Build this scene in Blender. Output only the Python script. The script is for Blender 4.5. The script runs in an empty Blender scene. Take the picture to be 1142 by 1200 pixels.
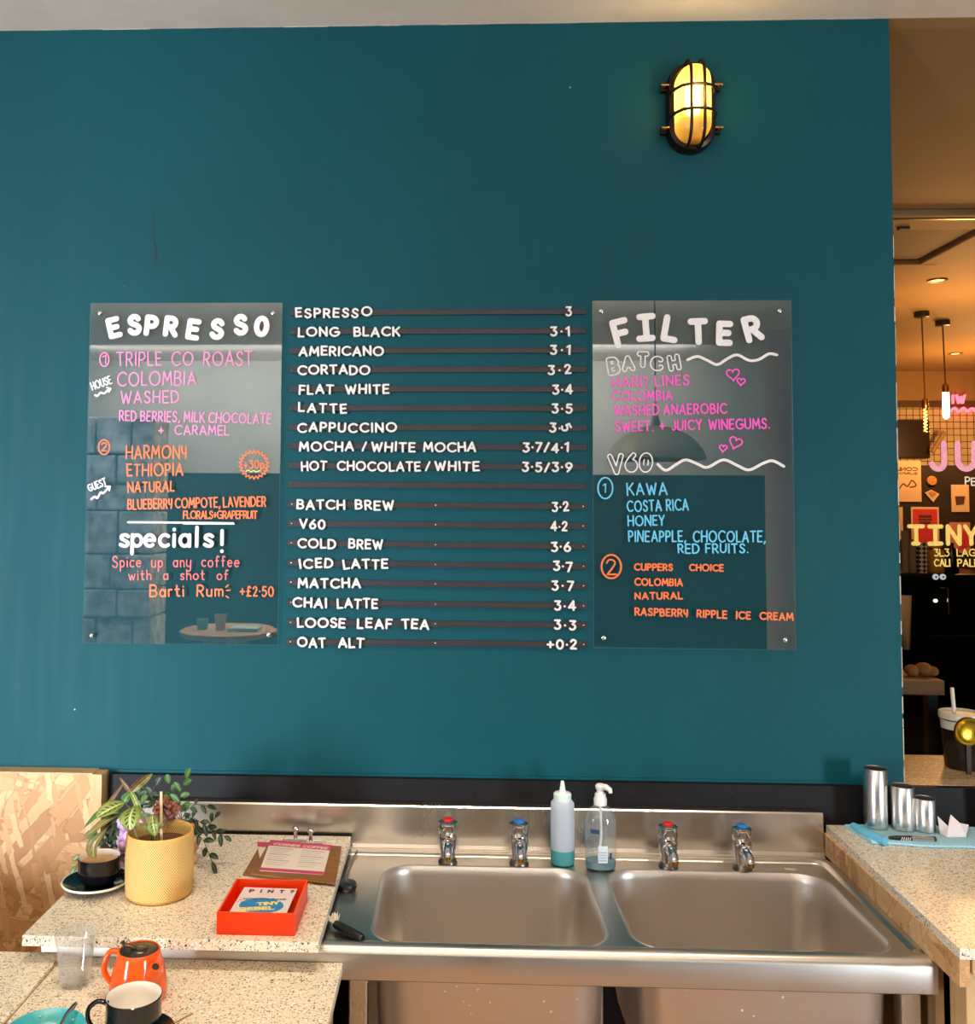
import bpy, bmesh, math, random
from mathutils import Vector, Matrix
random.seed(7)
scene = bpy.context.scene
COL = scene.collection
PI = math.pi

# ------------------------------------------------------------------ camera
FPX, PSI, TH, RO, PX0, PY0 = 1100.0, .0386, .0507, .0057, 487.6, 539.0
CAM = Vector((0, -2.5, 1.77))
_fw = Vector((-math.sin(PSI)*math.cos(TH), math.cos(PSI)*math.cos(TH), math.sin(TH)))
_r0 = Vector((math.cos(PSI), math.sin(PSI), 0))
_u0 = _r0.cross(_fw)
_r = math.cos(RO)*_r0 + math.sin(RO)*_u0
_u = -math.sin(RO)*_r0 + math.cos(RO)*_u0
cam = bpy.data.cameras.new('camera')
cam.sensor_fit = 'HORIZONTAL'
cam.sensor_width = 36
cam.lens = 36*FPX/1142
cam.shift_x = (571-PX0)/1142
cam.shift_y = -(600-PY0)/1142
camo = bpy.data.objects.new('camera', cam)
COL.objects.link(camo)
camo.matrix_world = Matrix.Translation(CAM) @ Matrix((_r, _u, -_fw)).transposed().to_4x4()
scene.camera = camo

def ray(px, py):
    return _r*((px-PX0)/FPX) - _u*((py-PY0)/FPX) + _fw
def PY(px, py, y=0.0):
    d = ray(px, py)
    return CAM + d*((y-CAM.y)/d.y)
def PZ(px, py, z):
    d = ray(px, py)
    return CAM + d*((z-CAM.z)/d.z)

# ------------------------------------------------------------------ light and exposure
scene.view_settings.view_transform = 'Standard'
scene.view_settings.look = 'None'
scene.view_settings.gamma = 1
scene.view_settings.use_curve_mapping = False
scene.view_settings.exposure = 0.0
scene.cycles.use_denoising = True
scene.cycles.max_bounces = 10
scene.cycles.transparent_max_bounces = 16
scene.cycles.sample_clamp_indirect = 4
scene.cycles.caustics_reflective = False
scene.cycles.caustics_refractive = False
w = bpy.data.worlds.new('world')
scene.world = w
w.use_nodes = True
w.node_tree.nodes['Background'].inputs[0].default_value = (.62, .72, .85, 1)
w.node_tree.nodes['Background'].inputs[1].default_value = .25

def area_light(name, loc, target, sx, sy, power, color, spread=180):
    l = bpy.data.lights.new(name, 'AREA')
    l.shape = 'RECTANGLE'; l.size = sx; l.size_y = sy
    l.energy = power; l.color = color; l.spread = math.radians(spread)
    o = bpy.data.objects.new(name, l)
    COL.objects.link(o)
    o.location = loc
    o.rotation_euler = (Vector(target)-Vector(loc)).to_track_quat('-Z', 'Y').to_euler()
    return o
def point_light(name, loc, power, color, r=.05):
    l = bpy.data.lights.new(name, 'POINT')
    l.energy = power; l.color = color; l.shadow_soft_size = r
    o = bpy.data.objects.new(name, l)
    COL.objects.link(o); o.location = loc
    return o
def spot_light(name, loc, target, power, color, ang, blend=.6, r=.05):
    l = bpy.data.lights.new(name, 'SPOT')
    l.energy = power; l.color = color; l.spot_size = math.radians(ang); l.spot_blend = blend; l.shadow_soft_size = r
    o = bpy.data.objects.new(name, l)
    COL.objects.link(o); o.location = loc
    o.rotation_euler = (Vector(target)-Vector(loc)).to_track_quat('-Z', 'Y').to_euler()
    return o
DAY = (.80, .90, 1.0)
WARM = (1.0, .70, .38)
ORANGE = (1.0, .50, .16)
area_light('daylight_shopfront', (-4.35, -5.85, 1.05), (-.1, 0, -.5), 1.5, 1.7, 215, DAY, 84)
area_light('daylight_shopfront', (5.25, -5.85, 1.05), (.4, 0, -.5), .9, 1.7, 80, DAY, 84)
area_light('upper_wall_fill', (-.6, -5.0, 3.0), (-.6, -5.9, 2.5), 5.0, .12, 95, (1, .97, .93))  # added fill, lifts the pale upper wall mirrored in the panels
area_light('ceiling_fill', (-.3, -2.7, 2.45), (-.3, -2.7, 3.1), 3.6, .15, 50, (1, .92, .83))  # added fill to brighten the cream ceiling, no fitting there
area_light('warm_room_fill', (-.7, -3.3, 3.05), (-.7, -3.3, 0), 2.6, .6, 70, WARM, 110)  # added warm fill for the floor and the reflections in the steel
spot_light('pier_fill', (-2.0, -1.7, 3.0), (-2.05, -3.0, 1.5), 130, DAY, 50)  # added light for the face of the mirrored stone pier
for _i, _x in enumerate((-.55, .15, .9)):
    spot_light('counter_downlight', (_x, -1.05, 3.0), (_x, -.6, .9), (46, 52, 44)[_i], (1, .84, .62), 66, .8)
point_light('back_room_lamp_and_fill', (3.1, 3.2, 2.45), 38, ORANGE, .1)
point_light('back_room_lamp_and_fill', (4.3, 5.2, 2.35), 70, ORANGE, .1)
point_light('back_room_lamp_and_fill', (2.3, 1.6, 2.3), 6, (1, .66, .34), .1)  # added fill to brighten the cups, towel and side table

# ------------------------------------------------------------------ materials
def lin(c):
    return tuple((v/255/12.92 if v/255 <= .04045 else ((v/255+.055)/1.055)**2.4) for v in c) + (1,)
class NT:
    def __init__(s, m):
        m.use_nodes = True
        s.t = m.node_tree; s.n = s.t.nodes
        s.b = s.n.get('Principled BSDF'); s.out = s.n.get('Material Output')
    def new(s, kind, **kw):
        n = s.n.new(kind)
        for k, v in kw.items():
            if k.startswith('i_'):
                k = k[2:]
                k = int(k) if k.isdigit() else k.replace('_', ' ')
                n.inputs[k].default_value = v
            else:
                setattr(n, k, v)
        return n
    def link(s, a, b): s.t.links.new(a, b)
    def coord(s, rot=(0, 0, 0), scale=(1, 1, 1), src='Object'):
        tc = s.new('ShaderNodeTexCoord'); mp = s.new('ShaderNodeMapping')
        mp.inputs['Rotation'].default_value = rot; mp.inputs['Scale'].default_value = scale
        s.link(tc.outputs[src], mp.inputs['Vector'])
        return mp.outputs['Vector']
    def mix(s, f, a, b):
        n = s.new('ShaderNodeMix', data_type='RGBA')
        for v, i in ((f, n.inputs[0]), (a, n.inputs[6]), (b, n.inputs[7])):
            if hasattr(v, 'is_output'): s.link(v, i)
            else: i.default_value = v
        return n.outputs[2]
    def ramp(s, f, stops, interp='LINEAR'):
        n = s.new('ShaderNodeValToRGB'); e = n.color_ramp.elements
        n.color_ramp.interpolation = interp
        while len(e) < len(stops): e.new(.5)
        for i, (p, c) in enumerate(stops): e[i].position = p; e[i].color = c
        s.link(f, n.inputs[0])
        return n.outputs[0]
    def math(s, op, a, b=0.0, c=0.0):
        n = s.new('ShaderNodeMath', operation=op)
        for v, i in zip((a, b, c), n.inputs):
            if hasattr(v, 'is_output'): s.link(v, i)
            else: i.default_value = v
        return n.outputs[0]
    def bump(s, h, strength=.3, dist=.002):
        n = s.new('ShaderNodeBump'); n.inputs['Strength'].default_value = strength; n.inputs['Distance'].default_value = dist
        s.link(h, n.inputs['Height']); s.link(n.outputs[0], s.b.inputs['Normal'])
def M(name, rgb, rough=.5, metal=0.0, noise=0.0, nscale=30.0, bump=0.0, **kw):
    m = bpy.data.materials.new(name); t = NT(m); b = t.b
    b.inputs['Base Color'].default_value = lin(rgb)
    b.inputs['Roughness'].default_value = rough; b.inputs['Metallic'].default_value = metal
    if noise or bump:
        nz = t.new('ShaderNodeTexNoise', i_Scale=nscale, i_Detail=4.0)
        t.link(t.coord(), nz.inputs['Vector'])
        if noise:
            c = lin(rgb)
            lo = tuple(v*(1-noise) for v in c[:3])+(1,); hi = tuple(min(1, v*(1+noise)) for v in c[:3])+(1,)
            t.link(t.ramp(nz.outputs[0], [(.3, lo), (.7, hi)]), b.inputs['Base Color'])
        if bump: t.bump(nz.outputs[0], bump)
    for k, v in kw.items(): b.inputs[k.replace('_', ' ')].default_value = v
    return m
def emis(name, rgb, strength):
    m = bpy.data.materials.new(name); t = NT(m)
    t.b.inputs['Base Color'].default_value = lin(rgb)
    t.b.inputs['Emission Color'].default_value = lin(rgb)
    t.b.inputs['Emission Strength'].default_value = strength
    return m
def terrazzo(name, base, rough=.3):
    m = bpy.data.materials.new(name); t = NT(m); co = t.coord()
    nz = t.new('ShaderNodeTexNoise', i_Scale=160.0, i_Detail=2.0); t.link(co, nz.inputs['Vector'])
    ad = t.new('ShaderNodeMixRGB', blend_type='ADD', i_Fac=.012); t.link(co, ad.inputs[1]); t.link(nz.outputs[1], ad.inputs[2])
    col = base
    for sc, thr, keep, c, st in ((150, .31, .60, (58, 50, 44), (1, 1.7, 1)), (130, .30, .74, (164, 132, 98), (1.6, 1, 1)), (200, .32, .62, (88, 76, 62), (1.3, 1, 1.2)), (120, .36, .7, (252, 248, 240), (1, 1, 1))):
        mp = t.new('ShaderNodeMapping'); mp.inputs['Scale'].default_value = st; mp.inputs['Location'].default_value = (sc*.013, sc*.07, .3)
        t.link(ad.outputs[0], mp.inputs['Vector'])
        v = t.new('ShaderNodeTexVoronoi', i_Scale=float(sc)); t.link(mp.outputs[0], v.inputs['Vector'])
        sep = t.new('ShaderNodeSeparateColor'); t.link(v.outputs['Color'], sep.inputs[0])
        f = t.math('MULTIPLY', t.math('LESS_THAN', v.outputs['Distance'], thr), t.math('GREATER_THAN', sep.outputs[0], keep))
        col = t.mix(f, col, lin(c))
    t.link(col, t.b.inputs['Base Color']); t.b.inputs['Roughness'].default_value = rough
    return m
def osb(name, axis, sc=1.0):
    """pressed wood strands: several layers of long torn flakes, each with its own tone and grain"""
    m = bpy.data.materials.new(name); t = NT(m)
    col = lin((226, 188, 138))
    pal = [(0, lin((170, 116, 70))), (.15, lin((200, 148, 96))), (.5, lin((218, 170, 116))), (.8, lin((232, 192, 142))), (1, lin((204, 152, 100)))]
    for i, (a, s1, s2, keep) in enumerate(((.3, 6, 24, 0), (1.25, 7, 30, .4), (2.3, 5, 20, .5), (2.95, 8, 36, .5), (.85, 6, 26, .62), (1.8, 12, 70, .7))):
        rot = (0, a, 0) if axis == 'y' else (a, 0, 0)
        scale = (s1*sc, 8, s2*sc) if axis == 'y' else (8, s1*sc, s2*sc)
        v0 = t.coord(rot)
        nz = t.new('ShaderNodeTexNoise', i_Scale=11.0, i_Detail=5.0, i_Roughness=.6); t.link(v0, nz.inputs['Vector'])
        ad = t.new('ShaderNodeMixRGB', blend_type='ADD', i_Fac=.022); t.link(v0, ad.inputs[1]); t.link(nz.outputs[1], ad.inputs[2])
        mp = t.new('ShaderNodeMapping'); mp.inputs['Scale'].default_value = scale; mp.inputs['Location'].default_value = (i*3.7, i*1.3, i*2.1)
        t.link(ad.outputs[0], mp.inputs['Vector'])
        v = t.new('ShaderNodeTexVoronoi', distance='CHEBYCHEV', i_Scale=1.0); t.link(mp.outputs[0], v.inputs['Vector'])
        sep = t.new('ShaderNodeSeparateColor'); t.link(v.outputs['Color'], sep.inputs[0])
        c = t.ramp(sep.outputs[0], pal)
        g = t.new('ShaderNodeTexNoise', i_Scale=1.0, i_Detail=4.0)
        mg = t.new('ShaderNodeMapping'); mg.inputs['Scale'].default_value = tuple(x*(1.5 if x < 10 else 9) for x in scale); t.link(v0, mg.inputs['Vector']); t.link(mg.outputs[0], g.inputs['Vector'])
        c = t.mix(t.math('MULTIPLY', t.math('SUBTRACT', g.outputs[0], .42), 1.1), c, lin((186, 134, 84)))
        f = t.math('GREATER_THAN', sep.outputs[1], keep) if keep else 1.0
        col = t.mix(f, col, c)
        v2 = t.new('ShaderNodeTexVoronoi', distance='CHEBYCHEV', feature='F2', i_Scale=1.0); t.link(mp.outputs[0], v2.inputs['Vector'])
        ed = t.math('MULTIPLY', t.math('LESS_THAN', t.math('SUBTRACT', v2.outputs['Distance'], v.outputs['Distance']), .05), f)
        col = t.mix(t.math('MULTIPLY', ed, .38), col, lin((150, 98, 56)))
    # small dark gaps between strands
    gp_ = t.new('ShaderNodeTexNoise', i_Scale=26.0, i_Detail=6.0, i_Roughness=.7); t.link(t.coord(scale=(1, 1, 1.4)), gp_.inputs['Vector'])
    col = t.mix(t.math('MULTIPLY', t.math('GREATER_THAN', gp_.outputs[0], .66), .55), col, lin((128, 82, 46)))
    t.link(col, t.b.inputs['Base Color']); t.b.inputs['Roughness'].default_value = .6
    return m
def steel(name, rgb=(208, 201, 191), rough=.3, axis=0, spots=0.0):
    m = bpy.data.materials.new(name); t = NT(m)
    sc = [220, 220, 220]; sc[axis] = 4
    nz = t.new('ShaderNodeTexNoise', i_Scale=1.0, i_Detail=3.0); t.link(t.coord(scale=sc), nz.inputs['Vector'])
    big = t.new('ShaderNodeTexNoise', i_Scale=7.0, i_Detail=4.0); t.link(t.coord(), big.inputs['Vector'])
    r = t.math('ADD', t.math('MULTIPLY', nz.outputs[0], .05), t.math('ADD', t.math('MULTIPLY', big.outputs[0], .16), rough-.15))
    col = lin(rgb)
    if spots:
        v = t.new('ShaderNodeTexVoronoi', i_Scale=75.0); t.link(t.coord(), v.inputs['Vector'])
        sep = t.new('ShaderNodeSeparateColor'); t.link(v.outputs['Color'], sep.inputs[0])
        f = t.math('MULTIPLY', t.math('LESS_THAN', v.outputs['Distance'], t.math('MULTIPLY', sep.outputs[1], .19)), t.math('GREATER_THAN', sep.outputs[0], .55))
        col = t.mix(t.math('MULTIPLY', f, spots), col, lin((250, 248, 244)))
        t.link(t.math('SUBTRACT', 1.0, t.math('MULTIPLY', f, .8)), t.b.inputs['Metallic'])
    else:
        t.b.inputs['Metallic'].default_value = 1
    if hasattr(col, 'is_output'): t.link(col, t.b.inputs['Base Color'])
    else: t.b.inputs['Base Color'].default_value = col
    t.link(r, t.b.inputs['Roughness'])
    t.b.inputs['Anisotropic'].default_value = .35
    return m
def see_through(name, tint, gloss, ior, grough=.0, diff=None):
    m = bpy.data.materials.new(name); t = NT(m); t.n.remove(t.b)
    tr = t.new('ShaderNodeBsdfTransparent', i_Color=tint); gl = t.new('ShaderNodeBsdfGlossy', i_Roughness=grough)
    gl.inputs['Color'].default_value = (gloss, gloss, gloss, 1)
    ge = t.new('ShaderNodeNewGeometry'); dt = t.new('ShaderNodeVectorMath', operation='DOT_PRODUCT')
    t.link(ge.outputs['Normal'], dt.inputs[0]); t.link(ge.outputs['Incoming'], dt.inputs[1])
    f0 = ((ior-1)/(ior+1))**2
    fr = t.math('MULTIPLY_ADD', t.math('POWER', t.math('SUBTRACT', 1.0, t.math('ABSOLUTE', dt.outputs['Value'])), 5.0), 1-f0, f0)
    mx = t.new('ShaderNodeMixShader')
    t.link(fr, mx.inputs[0]); t.link(tr.outputs[0], mx.inputs[1]); t.link(gl.outputs[0], mx.inputs[2])
    o = mx.outputs[0]
    if diff:
        df = t.new('ShaderNodeBsdfDiffuse', i_Color=diff[0]); m2 = t.new('ShaderNodeMixShader', i_0=diff[1])
        t.link(o, m2.inputs[1]); t.link(df.outputs[0], m2.inputs[2]); o = m2.outputs[0]
    t.link(o, t.out.inputs['Surface'])
    return m

def teal_paint():
    m = bpy.data.materials.new('teal_wall_paint'); t = NT(m)
    nz = t.new('ShaderNodeTexNoise', i_Scale=2.2, i_Detail=5.0); t.link(t.coord(), nz.inputs['Vector'])
    fine = t.new('ShaderNodeTexNoise', i_Scale=90.0, i_Detail=3.0); t.link(t.coord(), fine.inputs['Vector'])
    col = t.ramp(nz.outputs[0], [(.3, lin((4, 71, 80))), (.7, lin((5, 77, 87)))])
    # tiny pale nicks in the paint
    v = t.new('ShaderNodeTexVoronoi', i_Scale=9.0); t.link(t.coord(), v.inputs['Vector'])
    sep = t.new('ShaderNodeSeparateColor'); t.link(v.outputs['Color'], sep.inputs[0])
    f = t.math('MULTIPLY', t.math('LESS_THAN', v.outputs['Distance'], .02), t.math('GREATER_THAN', sep.outputs[0], .8))
    col = t.mix(f, col, lin((170, 196, 198)))
    # vertical scuffs low on the wall
    sc = t.new('ShaderNodeTexNoise', i_Scale=1.0, i_Detail=3.0); t.link(t.coord(scale=(28, 1, 2.2)), sc.inputs['Vector'])
    t.link(col, t.b.inputs['Base Color'])
    t.link(t.math('ADD', t.math('MULTIPLY', sc.outputs[0], .2), .5), t.b.inputs['Roughness'])
    t.b.inputs['Specular IOR Level'].default_value = .2
    t.bump(fine.outputs[0], .06, .002)
    return m
def tiles(name, c1, c2, mortar, s):
    m = bpy.data.materials.new(name); t = NT(m)
    b = t.new('ShaderNodeTexBrick', offset=0.0, i_Scale=1.0)
    b.inputs['Color1'].default_value = lin(c1); b.inputs['Color2'].default_value = lin(c2); b.inputs['Mortar'].default_value = lin(mortar)
    b.inputs['Brick Width'].default_value = s; b.inputs['Row Height'].default_value = s; b.inputs['Mortar Size'].default_value = s*.06
    t.link(t.coord(rot=(PI/2, 0, 0)), b.inputs['Vector'])
    t.link(b.outputs[0], t.b.inputs['Base Color']); t.b.inputs['Roughness'].default_value = .25
    return m
def wood(name, c1, c2, axis=2):
    m = bpy.data.materials.new(name); t = NT(m); sc = [60, 60, 60]; sc[axis] = 4
    nz = t.new('ShaderNodeTexNoise', i_Scale=1.0, i_Detail=5.0); t.link(t.coord(scale=sc), nz.inputs['Vector'])
    t.link(t.ramp(nz.outputs[0], [(.3, lin(c1)), (.7, lin(c2))]), t.b.inputs['Base Color']); t.b.inputs['Roughness'].default_value = .55
    return m
def leaf_mat(name, c_in, c_mid, c_spot, vein):
    m = bpy.data.materials.new(name); t = NT(m)
    uv = t.new('ShaderNodeUVMap'); sx = t.new('ShaderNodeSeparateXYZ'); t.link(uv.outputs[0], sx.inputs[0])
    a = t.math('ABSOLUTE', t.math('SUBTRACT', sx.outputs[0], .5))            # 0 at the midrib, .5 at the margin
    st = t.math('SINE', t.math('ADD', t.math('MULTIPLY', sx.outputs[1], 44.0), t.math('MULTIPLY', a, -24.0)))
    sp = t.math('MULTIPLY', t.math('GREATER_THAN', st, .1), t.math('MULTIPLY', t.math('GREATER_THAN', a, .09), t.math('LESS_THAN', a, .26)))
    col = t.mix(t.math('MULTIPLY', a, 2.0), lin(c_in), lin(c_mid))
    col = t.mix(sp, col, lin(c_spot))
    col = t.mix(t.math('LESS_THAN', a, .035), col, lin(vein))
    t.link(col, t.b.inputs['Base Color']); t.b.inputs['Roughness'].default_value = .4
    return m

TEAL = teal_paint()
CREAM = M('cream_ceiling_paint', (250, 243, 234), .7, noise=.05, nscale=6, bump=.05)
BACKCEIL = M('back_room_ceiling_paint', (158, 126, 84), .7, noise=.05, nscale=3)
PALE = M('pale_wall_paint', (200, 198, 190), .7, noise=.06, nscale=5)
DARKWALL = M('dark_front_wall', (34, 40, 44), .6, noise=.2)
FLOORM = wood('timber_floor', (120, 92, 66), (158, 124, 90), 0)
BLACKP = M('black_painted_board', (15, 14, 16), .6, noise=.25, nscale=8, bump=.05, Specular_IOR_Level=.22)
CHIP = M('chipped_plaster', (196, 186, 170), .8, noise=.3, nscale=60)
TERR = terrazzo('speckled_worktop', lin((240, 226, 202)))
STEEL = steel('brushed_steel', rough=.36, axis=0)
STEELV = steel('brushed_steel_upright', axis=2)
BOWLM = steel('sink_bowl_steel', (226, 218, 210), .42, axis=0, spots=.7)
TUMB = steel('spun_steel', (226, 224, 222), .3, axis=2)
CHROME = M('chrome', (225, 225, 228), .07, 1)
BRASS = M('brass', (196, 150, 70), .25, 1)
DARKMETAL = M('dark_bronze_metal', (44, 32, 22), .35, .7, noise=.3)
OSBY = osb('oriented_strand_board', 'y')
OSBX = osb('oriented_strand_board_side', 'x')
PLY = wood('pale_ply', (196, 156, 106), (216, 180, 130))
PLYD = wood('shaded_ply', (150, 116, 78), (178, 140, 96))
WHITEP = M('white_plastic', (240, 238, 236), .35)
BLACKPL = M('black_plastic', (20, 20, 22), .35)
RAILM = M('charcoal_rail', (46, 42, 46), .45, noise=.15, nscale=20)
BLACKC = M('black_glazed_china', (14, 14, 17), .12, noise=.05)
WHITEC = M('white_glazed_china', (236, 230, 222), .15)
ORANGEC = M('orange_glaze', (228, 88, 28), .13, noise=.06, nscale=8)
TEALC = M('teal_glaze', (66, 172, 178), .18)
ACRY = see_through('clear_acrylic', (.97, .985, .985, 1), 1.0, 1.95, .0)
ACRYE = see_through('lit_acrylic_edge', (.8, .9, .9, 1), 1.0, 1.5, .1, ((.62, .72, .74, 1), .5))  # pale diffuse puts the light piped to the edges into their colour
GLASSM = see_through('clear_glass', (.93, .955, .96, 1), 1.0, 1.75, .02, ((.75, .82, .84, 1), .1))
PANE = see_through('window_pane', (.97, .97, .95, 1), 1.0, 1.12, .0)
def ink(n, c): return M(n, c, .5, noise=.07, nscale=240)
INK = dict(white=ink('white_marker', (244, 240, 238)), pink=ink('soft_pink_marker', (240, 140, 196)), hot=ink('hot_pink_marker', (252, 92, 206)), orange=ink('orange_marker', (250, 122, 66)), coral=ink('coral_marker', (238, 112, 110)), cyan=ink('sky_blue_marker', (104, 204, 244)), yellow=ink('yellow_marker', (240, 226, 130)), hollow=M('letter_hollow', (22, 84, 94), .5))

# ------------------------------------------------------------------ object helpers
def set_mat(o, m):
    for x in (m if isinstance(m, (list, tuple)) else [m]): o.data.materials.append(x)
def origin(o):
    v = Vector((0, 0, 0))
    while o is not None: v += o.location; o = o.parent
    return v
def tag(o, label=None, cat=None, group=None, kind=None):
    if label: o['label'] = label
    if cat: o['category'] = cat
    if group: o['group'] = group
    if kind: o['kind'] = kind
    return o
def thing(name, loc, label, cat, group=None):
    o = bpy.data.objects.new(name, None); COL.objects.link(o); o.location = loc
    o.empty_display_size = .05
    return tag(o, label, cat, group)
class MB:
    """collects world-space shapes, then links them as one mesh object"""
    def __init__(s): s.bm = bmesh.new(); s.uv = None
    def box(s, a, b, bev=0.0, mi=0, rot=None, piv=None):
        c = [(a[i]+b[i])/2 for i in range(3)]; d = [abs(b[i]-a[i]) for i in range(3)]
        mt = Matrix.Translation(c) @ Matrix.Diagonal((*d, 1))
        r = bmesh.ops.create_cube(s.bm, size=1, matrix=mt)
        vs = r['verts']
        fs = {f for v in vs for f in v.link_faces}
        if bev:
            es = {e for v in vs for e in v.link_edges}
            q = bmesh.ops.bevel(s.bm, geom=list(es), offset=bev, segments=2, affect='EDGES', profile=.5)
            fs |= set(q['faces']); vs = list({v for f in fs if f.is_valid for v in f.verts})
        if mi:
            for f in fs:
                if f.is_valid: f.material_index = mi
        if rot is not None:
            bmesh.ops.transform(s.bm, matrix=Matrix.Translation(piv or c) @ rot.to_4x4() @ Matrix.Translation(-Vector(piv or c)), verts=[v for v in vs if v.is_valid])
        return s
    def rings(s, rings, closed=True, cap0=True, cap1=True, mi=0, smooth=True):
        vv = [[s.bm.verts.new(p) for p in r] for r in rings]
        n = len(vv[0])
        for a, b in zip(vv, vv[1:]):
            for i in range(n if closed else n-1):
                j = (i+1) % n
                try:
                    f = s.bm.faces.new((a[i], a[j], b[j], b[i])); f.material_index = mi; f.smooth = smooth
                except ValueError: pass
        if cap0:
            f = s.bm.faces.new(list(reversed(vv[0]))); f.material_index = mi
        if cap1:
            f = s.bm.faces.new(vv[-1]); f.material_index = mi
        return s
    def lathe(s, c, prof, seg=40, mi=0, sx=1.0, sy=1.0, cap0=True, cap1=True, rot=None, fn=None):
        rr = []
        for k, (r, z) in enumerate(prof):
            ring = []
            for i in range(seg):
                a = 2*PI*i/seg
                q = fn(a, z, r) if fn else r
                v = Vector((q*math.cos(a)*sx, q*math.sin(a)*sy, z))
                if rot is not None: v = rot @ v
                ring.append(Vector(c)+v)
            rr.append(ring)
        return s.rings(rr, True, cap0, cap1, mi)
    def tube(s, pts, r, seg=8, mi=0, flat=1.0, up=None, caps=True):
        pts = [Vector(p) for p in pts]; rs = r if isinstance(r, (list, tuple)) else [r]*len(pts)
        rings = []; pn = None
        for i, p in enumerate(pts):
            t = (pts[min(i+1, len(pts)-1)]-pts[max(i-1, 0)]).normalized()
            if pn is None:
                n = (Vector(up) if up else (Vector((0, 0, 1)) if abs(t.z) < .9 else Vector((1, 0, 0))))
            else: n = pn
            n = (n-t*n.dot(t)).normalized(); pn = n; b = t.cross(n)
            rings.append([p+n*math.cos(2*PI*k/seg)*rs[i]*flat+b*math.sin(2*PI*k/seg)*rs[i] for k in range(seg)])
        return s.rings(rings, True, caps, caps, mi)
    def sphere(s, c, r, u=16, v=10, mi=0, sc=(1, 1, 1)):
        q = bmesh.ops.create_uvsphere(s.bm, u_segments=u, v_segments=v, radius=r, matrix=Matrix.Translation(c) @ Matrix.Diagonal((*sc, 1)))
        for f in {f for x in q['verts'] for f in x.link_faces}: f.material_index = mi; f.smooth = True
        return s
    def poly(s, pts, n, d, mi=0):
        """outline pts extruded by d along n"""
        n = Vector(n)*d
        a = [s.bm.verts.new(p) for p in pts]; b = [s.bm.verts.new(Vector(p)+n) for p in pts]
        fs = [s.bm.faces.new(a), s.bm.faces.new(list(reversed(b)))]
        for i in range(len(a)):
            j = (i+1) % len(a); fs.append(s.bm.faces.new((a[j], a[i], b[i], b[j])))
        for f in fs: f.material_index = mi
        return s
    def build(s, name, mat, parent=None, smooth=None, loc=None):
        bmesh.ops.recalc_face_normals(s.bm, faces=s.bm.faces[:])
        me = bpy.data.meshes.new(name)
        off = origin(parent) if parent else (Vector(loc) if loc is not None else Vector((0, 0, 0)))
        bmesh.ops.translate(s.bm, verts=s.bm.verts[:], vec=-off)
        if smooth is not None:
            for f in s.bm.faces: f.smooth = smooth
        s.bm.to_mesh(me); s.bm.free()
        o = bpy.data.objects.new(name, me); COL.objects.link(o)
        set_mat(o, mat)
        if parent: o.parent = parent
        elif loc is not None: o.location = loc
        if smooth is None and any(p.use_smooth for p in me.polygons):
            me.set_sharp_from_angle(angle=math.radians(42))
        return o
def rrect(cx, cy, hx, hy, r, z, n=8):
    out = []
    for qx, qy, a0 in ((1, 1, 0), (-1, 1, 90), (-1, -1, 180), (1, -1, 270)):
        for k in range(n+1):
            a = math.radians(a0+90*k/n)
            out.append(Vector((cx+qx*(hx-r)+r*math.cos(a), cy+qy*(hy-r)+r*math.sin(a), z)))
    return out
def struct(o, label=None):
    o['kind'] = 'structure'
    if label: o['label'] = label
    return o

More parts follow.
